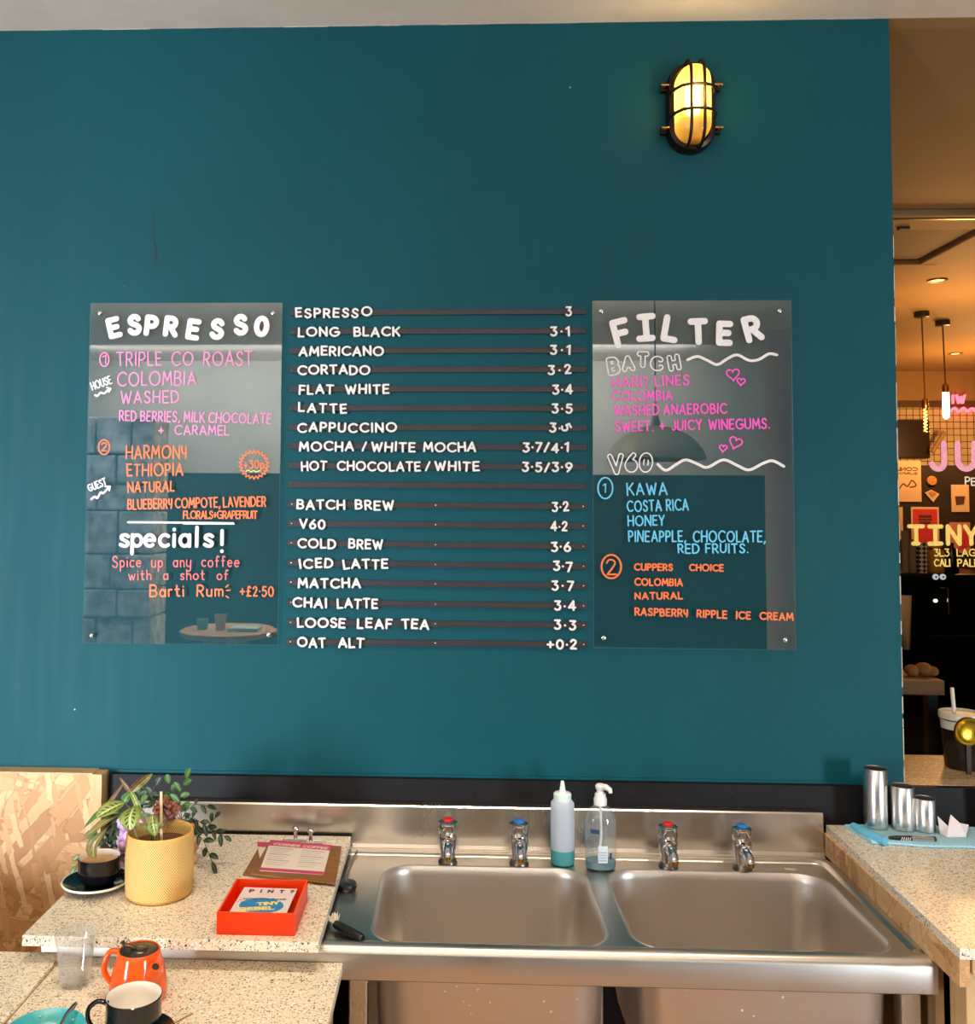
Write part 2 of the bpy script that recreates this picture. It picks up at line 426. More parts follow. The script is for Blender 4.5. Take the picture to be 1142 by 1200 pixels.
# ------------------------------------------------------------------ stroke lettering
def arc(cx, cy, rx, ry, a0, a1, n=None):
    n = n or max(4, int(abs(a1-a0)/18))
    return [(cx+rx*math.cos(math.radians(a0+(a1-a0)*i/n)), cy+ry*math.sin(math.radians(a0+(a1-a0)*i/n))) for i in range(n+1)]
def smooth(p, n=4):
    q = []
    for i in range(len(p)-1):
        a, b, c, d = p[max(i-1, 0)], p[i], p[i+1], p[min(i+2, len(p)-1)]
        for k in range(n):
            t = k/n
            q.append(tuple(.5*(2*b[j]+(c[j]-a[j])*t+(2*a[j]-5*b[j]+4*c[j]-d[j])*t*t+(3*b[j]-a[j]-3*c[j]+d[j])*t**3) for j in (0, 1)))
    return q+[p[-1]]
F = {
 'A': (.78, [[(0, 0), (.39, 1), (.78, 0)], [(.14, .33), (.64, .33)]]),
 'B': (.62, [[(0, 0), (0, 1), (.3, 1)]+arc(.3, .765, .25, .235, 90, -90)+[(0, .53)], [(.3, .53)]+arc(.32, .265, .3, .265, 90, -90)+[(0, 0)]]),
 'C': (.82, [arc(.5, .5, .5, .5, 48, 312)]),
 'D': (.74, [[(0, 0), (0, 1), (.24, 1)]+arc(.24, .5, .5, .5, 90, -90)+[(0, 0)]]),
 'E': (.54, [[(.54, 1), (0, 1), (0, 0), (.54, 0)], [(0, .52), (.46, .52)]]),
 'F': (.52, [[(.52, 1), (0, 1), (0, 0)], [(0, .5), (.44, .5)]]),
 'G': (.9, [arc(.5, .5, .5, .5, 50, 345)+[(.9, .46), (.56, .46)]]),
 'H': (.7, [[(0, 0), (0, 1)], [(.7, 0), (.7, 1)], [(0, .5), (.7, .5)]]),
 'I': (.06, [[(.03, 0), (.03, 1)]]),
 'J': (.46, [[(.46, 1), (.46, .26)]+arc(.23, .25, .23, .25, 0, -165)]),
 'K': (.64, [[(0, 0), (0, 1)], [(.62, 1), (.02, .42)], [(.22, .6), (.64, 0)]]),
 'L': (.5, [[(0, 1), (0, 0), (.5, 0)]]),
 'M': (.9, [[(0, 0), (.1, 1), (.45, .3), (.8, 1), (.9, 0)]]),
 'N': (.72, [[(0, 0), (0, 1), (.72, 0), (.72, 1)]]),
 'O': (1.0, [arc(.5, .5, .5, .5, 90, 450, 20)]),
 'P': (.56, [[(0, 0), (0, 1), (.28, 1)]+arc(.28, .725, .28, .275, 90, -90)+[(0, .45)]]),
 'R': (.6, [[(0, 0), (0, 1), (.28, 1)]+arc(.28, .735, .28, .265, 90, -90)+[(0, .47)], [(.26, .47), (.6, 0)]]),
 'S': (.58, [smooth([(.55, .84), (.42, .98), (.2, .98), (.05, .8), (.13, .6), (.45, .43), (.57, .24), (.44, .03), (.18, 0), (0, .16)])]),
 'T': (.66, [[(0, 1), (.66, 1)], [(.33, 1), (.33, 0)]]),
 'U': (.68, [[(0, 1), (0, .34)]+arc(.34, .34, .34, .34, 180, 360)+[(.68, 1)]]),
 'V': (.72, [[(0, 1), (.36, 0), (.72, 1)]]),
 'W': (1.02, [[(0, 1), (.26, 0), (.51, .8), (.76, 0), (1.02, 1)]]),
 'Y': (.66, [[(0, 1), (.33, .46), (.66, 1)], [(.33, .46), (.33, 0)]]),
 'y2': (.56, [[(0, 1), (0, .66)]+arc(.28, .64, .28, .26, 180, 360)+[(.56, 1), (.55, .4), (.46, 0)]]),
 '0': (.62, [arc(.31, .5, .31, .5, 90, 450, 18)]),
 '1': (.28, [[(0, .82), (.26, 1), (.26, 0)]]),
 '2': (.54, [smooth([(.02, .78), (.14, .97), (.36, .98), (.5, .8), (.4, .52), (.04, .02)])+[(.04, 0), (.54, 0)]]),
 '3': (.54, [[(.02, 1), (.5, 1), (.24, .6)]+smooth([(.24, .6), (.46, .52), (.54, .3), (.42, .06), (.18, 0), (0, .12)])]),
 '4': (.62, [[(.46, 0), (.46, 1), (0, .27), (.62, .27)]]),
 '5': (.54, [[(.5, 1), (.1, 1), (.06, .56)]+smooth([(.06, .56), (.28, .64), (.5, .5), (.54, .28), (.4, .04), (.16, 0), (0, .12)])]),
 '6': (.6, [smooth([(.44, 1), (.2, .7), (.03, .4), (.02, .26)])+arc(.3, .29, .28, .29, 180, 540, 16)]),
 '7': (.54, [[(0, 1), (.54, 1), (.16, 0)]]),
 '9': (.6, [smooth([(.16, 0), (.4, .3), (.57, .6), (.58, .72)])+arc(.3, .71, .28, .29, 0, 360, 16)]),
 '/': (.42, [[(0, 0), (.42, 1)]]),
 '.': (.06, [[(.03, 0), (.031, .01)]]), ',': (.1, [[(.08, .06), (0, -.14)]]), '·': (.06, [[(.03, .46), (.031, .47)]]),
 ':': (.06, [[(.03, .1), (.031, .11)], [(.03, .5), (.031, .51)]]),
 '+': (.56, [[(0, .45), (.56, .45)], [(.28, .15), (.28, .75)]]), '-': (.3, [[(0, .45), (.3, .45)]]),
 '!': (.06, [[(.03, 1), (.03, .34)], [(.03, 0), (.031, .01)]]),
 '?': (.5, [smooth([(0, .8), (.12, .97), (.34, .98), (.5, .8), (.42, .6), (.25, .46), (.25, .3)]), [(.25, 0), (.251, .01)]]),
 '£': (.54, [smooth([(.5, .85), (.36, .99), (.2, .88), (.2, .55), (.16, .2), (.02, .02)])+[(.54, .02)], [(.04, .5), (.42, .5)]]),
 'a': (.5, [arc(.25, .3, .25, .3, 60, 420, 14), [(.5, .6), (.5, 0)]]),
 'c': (.44, [arc(.28, .3, .28, .3, 50, 310)]),
 'd': (.5, [arc(.25, .3, .25, .3, 0, 360, 14), [(.5, 1), (.5, 0)]]),
 'e': (.52, [[(.03, .32), (.5, .32)]+arc(.26, .3, .26, .3, 5, 310)]),
 'f': (.4, [smooth([(.4, .92), (.26, 1), (.15, .86), (.14, .5), (.14, 0)]), [(0, .55), (.34, .55)]]),
 'h': (.46, [[(0, 1), (0, 0)], [(0, .32)]+arc(.23, .34, .23, .26, 180, 0)+[(.46, 0)]]),
 'i': (.06, [[(.03, .6), (.03, 0)], [(.03, .88), (.031, .89)]]),
 'l': (.06, [[(.03, 1), (.03, 0)]]),
 'm': (.74, [[(0, .6), (0, 0)], [(0, .34)]+arc(.185, .38, .185, .22, 180, 0)+[(.37, 0)], [(.37, .38)]+arc(.555, .38, .185, .22, 180, 0)+[(.74, 0)]]),
 'n': (.44, [[(0, .6), (0, 0)], [(0, .34)]+arc(.22, .36, .22, .24, 180, 0)+[(.44, 0)]]),
 'o': (.56, [arc(.28, .3, .28, .3, 90, 450, 14)]),
 'p': (.5, [[(0, .6), (0, -.4)], arc(.25, .3, .25, .3, 180, 540, 14)]),
 'r': (.32, [[(0, .6), (0, 0)], [(0, .32)]+arc(.2, .36, .2, .24, 180, 60)]),
 's': (.42, [smooth([(.4, .52), (.26, .6), (.08, .56), (.04, .42), (.2, .31), (.38, .2), (.36, .05), (.2, 0), (0, .08)])]),
 't': (.4, [smooth([(.16, .95), (.16, .3), (.2, .05), (.38, .03)]), [(0, .62), (.36, .62)]]),
 'u': (.46, [[(0, .6), (0, .24)]+arc(.23, .23, .23, .23, 180, 360)+[(.46, .6), (.46, 0)]]),
 'w': (.72, [[(0, .6), (.18, 0), (.36, .5), (.54, 0), (.72, .6)]]),
 'y': (.48, [[(0, .6), (0, .3)]+arc(.24, .25, .24, .22, 180, 360)+[(.48, .6), (.48, -.2)]+arc(.24, -.2, .24, .2, 0, -150)]),
}
def split_corners(p):
    out = []; cur = [p[0]]
    for i in range(1, len(p)):
        if math.dist(p[i], cur[-1]) < 1e-9: continue
        cur.append(p[i])
        if i < len(p)-1:
            a = Vector(p[i])-Vector(cur[-2]); b = Vector(p[i+1])-Vector(p[i])
            if a.length > 1e-9 and b.length > 1e-9 and a.angle(b) > .7:
                out.append(cur); cur = [p[i]]
    out.append(cur)
    return [c for c in out if len(c) > 1]
def smooth3(P, n):
    out = []
    P = [Vector(p) for p in P]
    for i in range(len(P)-1):
        a, b, c, d = P[max(i-1, 0)], P[i], P[i+1], P[min(i+2, len(P)-1)]
        for k in range(n):
            f = k/n; out.append(.5*(2*b+(c-a)*f+(2*a-5*b+4*c-d)*f*f+(3*b-a-3*c+d)*f**3))
    return out+[P[-1]]
class Frame:
    """a flat surface carrying lettering: 2-D (u,v) plus lift along the normal"""
    def __init__(s, O, U, V, N): s.O, s.U, s.V, s.N = Vector(O), Vector(U), Vector(V), Vector(N)
    def at(s, p, h=0.0): return s.O + s.U*p[0] + s.V*p[1] + s.N*h
_lift = 0
def sweep(mb, fr, poly, r, th, mi=0):
    """flat-faced round-ended stroke along a 2-D polyline"""
    global _lift
    th0 = th
    prof = ((-1, 0), (-1, .55), (-.72, 1), (.72, 1), (1, .55), (1, 0))
    for seg in split_corners(poly):
        _lift = (_lift+1) % 9
        th = th0*(1+.06*_lift)
        pts = [Vector(p) for p in seg]
        closed = len(pts) > 6 and (pts[0]-pts[-1]).length < r*.2
        rows = []; n = len(pts)
        tg = []
        for i in range(n):
            if closed and i in (0, n-1): t = pts[1]-pts[-2]
            else: t = pts[min(i+1, n-1)]-pts[max(i-1, 0)]
            tg.append(t.normalized())
        if not closed:
            for a in (80, 55, 28):
                rows.append((pts[0]-tg[0]*r*math.sin(math.radians(a)), tg[0], r*math.cos(math.radians(a))))
        for p, t in zip(pts, tg): rows.append((p, t, r))
        if not closed:
            for a in (28, 55, 80):
                rows.append((pts[-1]+tg[-1]*r*math.sin(math.radians(a)), tg[-1], r*math.cos(math.radians(a))))
        rings = []
        for p, t, q in rows:
            nn = Vector((-t.y, t.x))
            rings.append([fr.at(p+nn*a*q, h*th) for a, h in prof])
        mb.rings(rings, False, False, False, mi, smooth=False)
def layout(text, L, h, gap=.24, space=.5):
    """[(char, x offset, x scale)] filling a run of length L"""
    keys = list(text); tot = 0; items = []
    for k in keys:
        if k == ' ': tot += space*h; continue
        g = F[k][0]*h; items.append((k, tot)); tot += g+gap*h
    tot -= gap*h
    s = L/tot if tot > 0 else 1
    return [(k, x*s) for k, x in items], s
def draw(mb, fr, key, pos, h, r, th, sx=1.0, ang=0.0, shear=0.0, mi=0, slant=0.0, hollow=None):
    ca, sa = math.cos(ang), math.sin(ang)
    gw = F[key][0]
    strokes = []
    for st in F[key][1]:
        pl = []
        for x, y in st:
            X = (x-gw/2)*h*sx + slant*(y-.5)*h; Yy = (y-.5)*h
            pl.append((pos[0]+X*ca-Yy*sa, pos[1]+X*sa+Yy*ca))
        strokes.append(pl)
    if hollow is None:
        for pl in strokes: sweep(mb, fr, pl, r, th, mi)
        return
    # outlined letter: offset both ways, keep only what lies outside the fat letter
    segs = [(Vector(a), Vector(b)) for pl in strokes for a, b in zip(pl, pl[1:])]
    def dist(p):
        m = 9
        for a, b in segs:
            d = b-a; t = max(0, min(1, (p-a).dot(d)/max(d.length_squared, 1e-12)))
            m = min(m, (p-a-d*t).length)
        return m
    R = hollow
    for a, b in segs:
        d = b-a
        if d.length < 1e-9: continue
        nn = Vector((-d.y, d.x)).normalized(); k = max(2, int(d.length/(R*.35)))
        loop = [a+d*i/k+nn*R for i in range(k+1)]
        base = math.atan2(nn.y, nn.x)
        loop += [b+Vector((math.cos(base-PI*j/6), math.sin(base-PI*j/6)))*R for j in range(1, 6)]
        loop += [b-d*i/k-nn*R for i in range(k+1)]
        loop += [a+Vector((math.cos(base-PI-PI*j/6), math.sin(base-PI-PI*j/6)))*R for j in range(1, 7)]
        run = []
        for p in loop:
            if dist(p) > R*.97: run.append(tuple(p))
            else:
                if len(run) > 1: sweep(mb, fr, run, r, th, mi)
                run = []
        if len(run) > 1: sweep(mb, fr, run, r, th, mi)
def line(mb, fr, text, p0, p1, h, r, th=.0005, jit=.04, gap=.24, space=.5, mi=0, alt=None, narrow=1.0, slant=0.0):
    """text run from baseline start p0 to baseline end p1 (2-D)"""
    p0, p1 = Vector(p0), Vector(p1); d = p1-p0; L = d.length; d.normalize(); n = Vector((-d.y, d.x)); a0 = math.atan2(d.y, d.x)
    items, s = layout(text, L, h, gap, space)
    for k, x in items:
        key = alt.get(k, k) if alt else k
        gw = F[k][0]*h*s
        sx = gw/(F[key][0]*h) if F[key][0] > .1 else 1
        hh = h*(1+random.uniform(-jit, jit))
        c = p0+d*(x+gw/2)+n*(h/2+random.uniform(-jit, jit)*h*.6)
        draw(mb, fr, key, c, hh, r, th, sx, a0+random.uniform(-jit, jit)*1.2, mi=mi, slant=slant)

# ================================================================== THE ROOM
ZT, ZB, XR = 3.087, 1.066, 1.164         # wall top, wall foot, wall end
mb = MB(); mb.box((-5.2, 0, .0), (XR, .12, ZT)); struct(mb.build('wall_back', TEAL), 'teal painted wall carrying the menu')
mb = MB(); mb.box((XR, 0, 0), (6.0, .12, ZB-.005)); struct(mb.build('wall_back_sill', BLACKP))
mb = MB(); mb.box((-5.3, -6.0, ZT), (6.0, .0, ZT+.15)); struct(mb.build('ceiling', CREAM))
mb = MB(); mb.box((-5.3, -6.0, -.1), (6.0, 7.0, 0)); struct(mb.build('floor', FLOORM))
mb = MB()
for a, b in (((-5.3, -6.0, 0), (6, -5.9, .15)), ((-3.55, -6.0, .15), (4.75, -5.9, 2.07)), ((5.75, -6, .15), (6, -5.9, 2.35))): mb.box(a, b)
struct(mb.build('wall_front', DARKWALL))
mb = MB()
for a, b in (((-5.3, -6, 2.35), (6, -5.9, ZT)), ((-3.55, -6, 2.07), (4.75, -5.9, 2.35))): mb.box(a, b)
struct(mb.build('wall_front_upper', PALE))
mb = MB(); mb.box((-5.3, -6, 0), (-5.2, .12, ZT)); struct(mb.build('wall_left', PALE))
mb = MB(); mb.box((5.9, -6, 0), (6.0, .12, ZT)); struct(mb.build('wall_right', PALE))
# chipped plaster on the wall end and ragged paint line under the ceiling
mb = MB()
random.seed(3)
z = ZB
while z < 2.45:
    l = random.uniform(.02, .12)
    wd = random.uniform(.0004, .0022)
    mb.box((XR-wd, -.0012, z), (XR+.0006, .03, min(z+l, 2.5)))
    z += l+random.uniform(0, .05)
struct(mb.build('trim_1', CHIP), 'chipped pale plaster along the wall end')
mb = MB()
x = -1.6
while x < XR:
    l = random.uniform(.02, .14); hgt = random.uniform(.0003, .0015)
    mb.box((x, -.0012, ZT-hgt), (min(x+l, XR), .004, ZT)); x += l+random.uniform(.0, .12)
struct(mb.build('trim_2', CHIP), 'ragged paint line under the ceiling')
# black board band under the teal wall
mb = MB(); mb.box((-.9, -.022, .0), (2.6, 0, ZB-.001), .0015)
for xx in (-.16, .06, .72, .46): mb.lathe((xx, -.0225, 1.03), [(.004, 0), (.004, .0012)], 10, rot=Matrix.Rotation(PI/2, 3, 'X'))
struct(mb.build('trim_3', BLACKP), 'black painted board band below the teal wall')
mb = MB(); mb.box((-3.4, -.004, ZB-.006), (XR, 0.0, ZB+.006)); struct(mb.build('trim_4', TEAL))
# scar in the paint
mb = MB()
fw = Frame((0, -.0004, 0), (1, 0, 0), (0, 0, 1), (0, -1, 0))
def wp(px, py, y=0.0):
    p = PY(px, py, y); return (p.x, p.z)
sweep(mb, fw, [wp(179, 248), wp(180, 262), wp(179, 276), wp(182, 290), wp(180, 310)], .0022, .0004)
sweep(mb, fw, [wp(183, 285), wp(184, 300), wp(181, 312)], .0016, .0004)
struct(mb.build('trim_5', M('paint_scar', (34, 62, 70), .9, noise=.4, nscale=90)), 'scuffed scar in the teal paint')

# OSB lining panel at the left, on the wall
t = thing('chipboard_panel', (-1.4, -.05, 0), 'pale oriented strand board panel fixed to the wall beside the left worktop', 'wall panel')
mb = MB(); mb.box((-2.2, -.05, 0), (-.934, -.002, 1.071)); mb.build('board', OSBY, t)
mb = MB(); mb.box((-.934, -.052, 0), (-.908, -.002, 1.0715), .001); mb.build('edge_strip', PLY, t)
mb = MB(); mb.box((-2.2, -.05, 1.0712), (-.934, -.002, 1.074)); mb.build('top_strip', PLY, t)

# ================================================================== ROOM BEHIND THE CAMERA (seen only in the acrylic)
STONE = M('rough_stone', (186, 190, 198), .9, noise=.5, nscale=14, bump=.9)
t = thing('stone_pier', (-2.1, -3.1, 0), 'rough grey stone pier mirrored in the left clear panel', 'pier')
random.seed(5)
z = 0
while z < 2.25:
    hh = random.uniform(.14, .26); x = -2.32
    while x < -1.78:
        ww = random.uniform(.2, .36); x1 = min(x+ww, -1.76)
        mb = MB(); mb.box((x+.004, -3.3, z+.004), (x1-.004, -3.0+random.uniform(-.02, .02), z+hh-.004), .012); mb.build('stone_block', STONE, t); x = x1
    z += hh
TABLEW = wood('table_wood', (150, 112, 74), (184, 142, 98), 0)
TX, TY, TZ = -1.30, -3.0, 1.06
t = thing('cafe_table', (TX, TY, 0), 'high wooden cafe table mirrored at the foot of the left clear panel', 'table')
mb = MB(); mb.lathe((TX, TY, TZ-.04), [(.02, 0), (.26, 0), (.28, .012), (.28, .03), (.26, .04), (.02, .04)], 48); mb.build('table_top', TABLEW, t)
for a in (30, 150, 270):
    mb = MB(); c, s_ = math.cos(math.radians(a)), math.sin(math.radians(a))
    mb.tube([(TX+.1*c, TY+.1*s_, TZ-.04), (TX+.26*c, TY+.26*s_, 0)], [.04, .03], 12); mb.build('leg', TABLEW, t)
mb = MB(); mb.lathe((TX-.14, TY+.06, TZ), [(.03, 0), (.035, .06), (.03, .06), (.028, .05), (.002, .05)], 24); o = mb.build('flower_pot', M('sage_pot', (110, 150, 130), .5), None, loc=(TX-.14, TY+.06, TZ)); tag(o, 'small sage green pot on the mirrored cafe table', 'pot')
mb = MB(); mb.lathe((TX-.03, TY+.08, TZ), [(.026, 0), (.036, .09), (.033, .09), (.024, .006), (.002, .006)], 24); o = mb.build('paper_cup', M('kraft_cup', (196, 160, 120), .7), None, loc=(TX-.03, TY+.08, TZ)); tag(o, 'brown paper cup on the mirrored cafe table', 'cup')
mb = MB(); mb.box((TX+.03, TY+.02, TZ), (TX+.2, TY+.16, TZ+.02), .002); o = mb.build('book', M('pale_blue_cover', (160, 190, 210), .5), None, loc=(TX+.1, TY+.1, TZ)); tag(o, 'pale blue book on the mirrored cafe table', 'book')
t = thing('dome_pendant_lamp', (1.24, -3.3, 2.07), 'grey dome pendant lamp mirrored in the right clear panel', 'lamp')
mb = MB(); mb.lathe((1.24, -3.3, 2.07), [(.30, 0), (.28, .06), (.22, .13), (.12, .19), (.03, .21), (.02, .27)], 40, cap0=False); mb.build('shade', M('grey_enamel', (160, 164, 160), .4), t)
mb = MB(); mb.tube([(1.24, -3.3, 2.33), (1.24, -3.3, ZT)], .004); mb.build('cord', BLACKPL, t)
t = thing('plaster_column', (2.5, -4.6, 0), 'pinkish round plaster column mirrored at the right of the right panel', 'column')
mb = MB(); mb.lathe((2.5, -4.6, 0), [(.2, 0), (.2, .1), (.17, .12), (.17, 2.9), (.22, 3.0), (.22, ZT)], 32); mb.build('shaft', M('pink_plaster', (206, 176, 166), .7), t)

# ================================================================== ACRYLIC MENU PANELS
def panel(name, x0, x1, z0, z1, label, screws):
    t = thing(name, ((x0+x1)/2, 0, z0), label, 'menu panel')
    mb = MB(); mb.box((x0, -.013, z0), (x1, -.010, z1))
    for f in mb.bm.faces:
        if abs(f.normal.y) < .5: f.material_index = 1
    mb.build('acrylic_sheet', [ACRY, ACRYE], t)
    for px, py in screws:
        p = PY(px, py, -.013)
        mb = MB(); mb.lathe((p.x, 0, p.z), [(.003, .0), (.003, .013), (.0058, .0132), (.0056, .0155), (.003, .0168)], 16, rot=Matrix.Rotation(PI/2, 3, 'X')); mb.build('screw', CHROME, t)
    return t
PF = Frame((0, -.0131, 0), (1, 0, 0), (0, 0, 1), (0, -1, 0))
def pp(px, py): return wp(px, py, -.0131)
PXM = 1/442.0                                           # metres per pixel on the wall
def cline(t, colour, rows, desc):
    """marker lettering: each written row is one part of its panel; rows of (text, x0, y0, x1, y1, cap px, stroke px[, opts])"""
    for r in rows:
        text, x0, y0, x1, y1, h, sw = r[:7]; o = dict(gap=.33, space=.55); o.update(r[7] if len(r) > 7 else {})
        a, b = Vector(pp(x0, y0)), Vector(pp(x1, y1)); L = (b-a).length; H = h*PXM
        items, s_ = layout(text, L, H, o['gap'], o['space']); k = 0
        for wd in text.split(' '):                      # each written word is one part of the panel
            i0 = items[k]; i1 = items[k+len(wd)-1]; k += len(wd)
            e = i1[1]+F[i1[0]][0]*H*s_
            mb = MB(); q = dict(o); q.pop('space')
            if len(wd) == 1 and F[wd][0] < .1: e = i0[1]+.01*H
            line(mb, PF, wd, a+(b-a)*(i0[1]/L), a+(b-a)*(e/L), H, sw*PXM/2*.95, .0005, **q)
            tag(mb.build('marker_word', INK[colour], t), desc+' marker word')
def mark(t, name, colour, desc, *strokes):
    """one drawn mark (ring, rule, arrow, burst) as one part"""
    mb = MB()
    for pts, sw, sm in strokes: cpoly(mb, pts, sw, sm)
    tag(mb.build(name, INK[colour], t), desc)
def ring(cx, cy, rx, ry): return [(cx+rx*math.cos(a*PI/14), cy+ry*math.sin(a*PI/14)) for a in range(29)]
def cpoly(mb, pts, sw, sm=True):
    q = [pp(*p) for p in pts]
    sweep(mb, PF, smooth(q, 5) if sm else q, sw*PXM/2, .0005)
def fat(t, items, h, sw, desc, sx=1.0, serif=None):
    for k, x, y, ang, *e in items:
        mb = MB(); draw(mb, PF, k, pp(x, y), h*PXM*(e[0] if e else 1), sw*PXM/2, .0006, sx, math.radians(ang))
        if serif and k == 'I':
            for pts in serif: cpoly(mb, pts, sw, False)
        tag(mb.build('heading_letter', INK['white'], t), desc)
random.seed(11)
LP = panel('espresso_panel', -.983, -.4595, 1.4045, 2.319, 'clear acrylic panel headed ESPRESSO, left of the menu rails', ((117, 367), (320, 367), (315, 744), (107, 745)))
fat(LP, [('E', 133.5, 384, 14), ('S', 157.5, 380.5, 6), ('P', 177.5, 381.5, -5), ('R', 200.5, 382.5, -6), ('E', 226.5, 386, -8), ('S', 254.5, 385.5, -4), ('S', 282, 380.5, 5), ('0', 306.5, 382.5, -4, 1.0)], 19.5, 6.6, 'fat white heading letter')
cline(LP, 'pink', [('TRIPLE CO ROAST', 137, 428.5, 295, 428, 16, 1.9, dict(space=.8)), ('COLOMBIA', 138, 452, 229, 451, 16, 1.9), ('WASHED', 142, 472.5, 209, 471.5, 14, 1.9),
    ('RED BERRIES, MILK CHOCOLATE', 140, 492.5, 317, 496.5, 11.5, 1.8, dict(space=.4)), ('+ CARAMEL', 186, 509, 268, 509.5, 10.5, 1.8, dict(space=1.2)), ('1', 120, 426.5, 124, 426.5, 10, 1.6)], 'soft pink')
mark(LP, 'marker_ring', 'pink', 'pink ring round the number', (ring(122.3, 421.3, 5.3, 8), 1.7, False))
cline(LP, 'orange', [('HARMONy', 148, 537, 218, 537, 14.5, 2, dict(alt={'y': 'y2'})), ('ETHIOPIA', 149, 557.5, 214, 556.5, 13.5, 2), ('NATURAL', 150, 577, 204, 575.5, 11.5, 2),
    ('BLUEBERRy COMPOTE, LAVENDER', 150, 596.5, 311, 593, 11, 1.9, dict(space=.35, alt={'y': 'y2'})), ('FLORALS+GRAPEFRUIT', 215, 607.5, 301, 607.5, 8.5, 1.7, dict(gap=.2)), ('2', 119, 528.5, 125, 528.5, 9.5, 1.5),
    ('+30p', 286, 549.5, 309, 548.5, 9.5, 1.6)], 'orange')
mark(LP, 'marker_ring', 'orange', 'orange ring round the number', (ring(122, 524, 6.4, 8.6), 1.7, False))
mark(LP, 'marker_burst', 'orange', 'orange zigzag price burst', ([(297.5+(17.5 if a % 2 else 14.2)*math.cos(a*PI/22), 544.5+(17 if a % 2 else 13.6)*math.sin(a*PI/22)) for a in range(45)], 1.5, False))
mark(LP, 'marker_underline', 'yellow', 'yellow wavy underline in the price burst', ([(288, 552.5), (291, 551), (294, 553), (297, 551.5), (300, 553), (304, 551.5)], 1.2, True))
cline(LP, 'white', [('HOUSE', 108.5, 457, 131, 449, 9, 1.6), ('GUEST', 105, 576, 125, 567.5, 8, 1.6)], 'white')
mark(LP, 'marker_arrow', 'white', 'white wavy arrow', ([(111.5, 463), (114, 464), (118, 460), (122, 461), (127, 456.5)], 2.4, True), ([(125, 454), (130, 455.5), (127.5, 459.5)], 1.8, False))
mark(LP, 'marker_arrow', 'white', 'white zigzag arrow', ([(107, 585), (111, 582), (114, 583.5), (118, 577), (121, 578), (126.5, 572)], 2.4, True), ([(123, 570), (129, 570), (128, 575)], 1.8, False))
mark(LP, 'marker_rule', 'white', 'white ruled line above the specials', ([(150, 612), (200, 612.3), (273, 613.2)], 2.4, True), ([(215, 613.8), (274, 614)], 1.6, True))
for k, x, y in (('s', 146, 632), ('p', 160.5, 632), ('e', 175.5, 631.5), ('c', 192, 631.5), ('i', 204, 630.5), ('a', 216.5, 630.5), ('l', 230.5, 630.5), ('s', 244.5, 631), ('!', 260, 634)):
    mb = MB(); hh = 22 if k != '!' else 24
    yy = y if k in 'lds!i' and k != 's' else y
    draw(mb, PF, k, pp(x, {'!': 634, 'l': 629, 'i': 629}.get(k, 640-.5*hh)), hh*PXM, 2.1*PXM, .0006, 1.02 if F[k][0] > .1 else 1)
    tag(mb.build('heading_letter', INK['white'], LP), 'fat white lower case heading letter')
cline(LP, 'coral', [('Spice up any coffee', 132, 664.5, 280, 664, 12.5, 1.5, dict(space=1.0)), ('with a shot of', 151, 679.5, 267, 679, 11, 1.5, dict(space=1.2))], 'coral')
cline(LP, 'orange', [('Barti Rum', 176, 699, 261, 698.5, 13, 2, dict(space=1.0)), ('+£2·50', 281.5, 698.5, 320, 698.5, 11, 1.8)], 'orange')
mark(LP, 'marker_sparks', 'orange', 'orange spark strokes', ([(264.5, 688), (267.5, 685.5)], 1.4, False), ([(265.5, 692), (269.5, 691.5)], 1.4, False), ([(265, 698.5), (267.5, 700.5)], 1.4, False))

RP = panel('filter_panel', .370, .8905, 1.4075, 2.3215, 'clear acrylic panel headed FILTER, right of the menu rails', ((704, 365), (913, 364.5), (707, 747.5), (919.5, 750)))
fat(RP, [('F', 727.5, 390, 14), ('I', 756.5, 383.8, 4, .92), ('L', 785.5, 385.3, -10, .92), ('T', 817.8, 388.7, 2, .9), ('E', 848.5, 390.6, -2, .82), ('R', 881.5, 385, 14, .9)], 27, 7.6, 'fat white heading letter', serif=([(749, 371.6), (764, 370.4)], [(749, 397), (764, 396)]))
for k, x, y, a, h in (('B', 718.5, 429, 8, 16), ('A', 735.7, 426, 6, 13), ('T', 753, 421.5, -2, 13.5), ('C', 769, 426, 0, 12), ('H', 789.5, 425, 10, 13.5), ('V', 721.5, 544, 4, 19), ('6', 739.5, 542, -2, 17.5), ('0', 756.5, 542, -6, 17.5)):
    mb = MB(); draw(mb, PF, k, pp(x, y), h*PXM, .75*PXM, .0005, .95, math.radians(a), hollow=2.5*PXM)
    tag(mb.build('outline_letter', INK['white'], RP), 'white outlined subheading letter')
c7 = lambda q: [(680+x/4.309, 340+y/4.309) for x, y in q]
mark(RP, 'marker_underline', 'white', 'white wavy rule', (c7([(540, 352), (590, 335), (640, 355), (690, 376), (740, 347), (790, 327), (850, 355), (900, 350), (950, 322), (990, 327)]), 3.2, True))
mark(RP, 'marker_underline', 'white', 'white wavy rule', (c7([(390, 880), (430, 910), (480, 882), (530, 857), (590, 878), (640, 895), (720, 857), (790, 885), (850, 908), (920, 875), (970, 862), (1025, 890)]), 3.2, True))
cline(RP, 'hot', [('HARD LINES', 718, 454, 807, 451, 11.5, 2), ('COLOMBIA', 718.5, 469.5, 787, 468.5, 10.5, 2), ('WASHED ANAEROBIC', 720, 486.5, 851, 484, 11, 2, dict(space=.4)),
    ('SWEET. + JUICY WINEGUMS.', 721, 505.5, 901, 501.5, 11, 2, dict(space=.7))], 'hot pink')
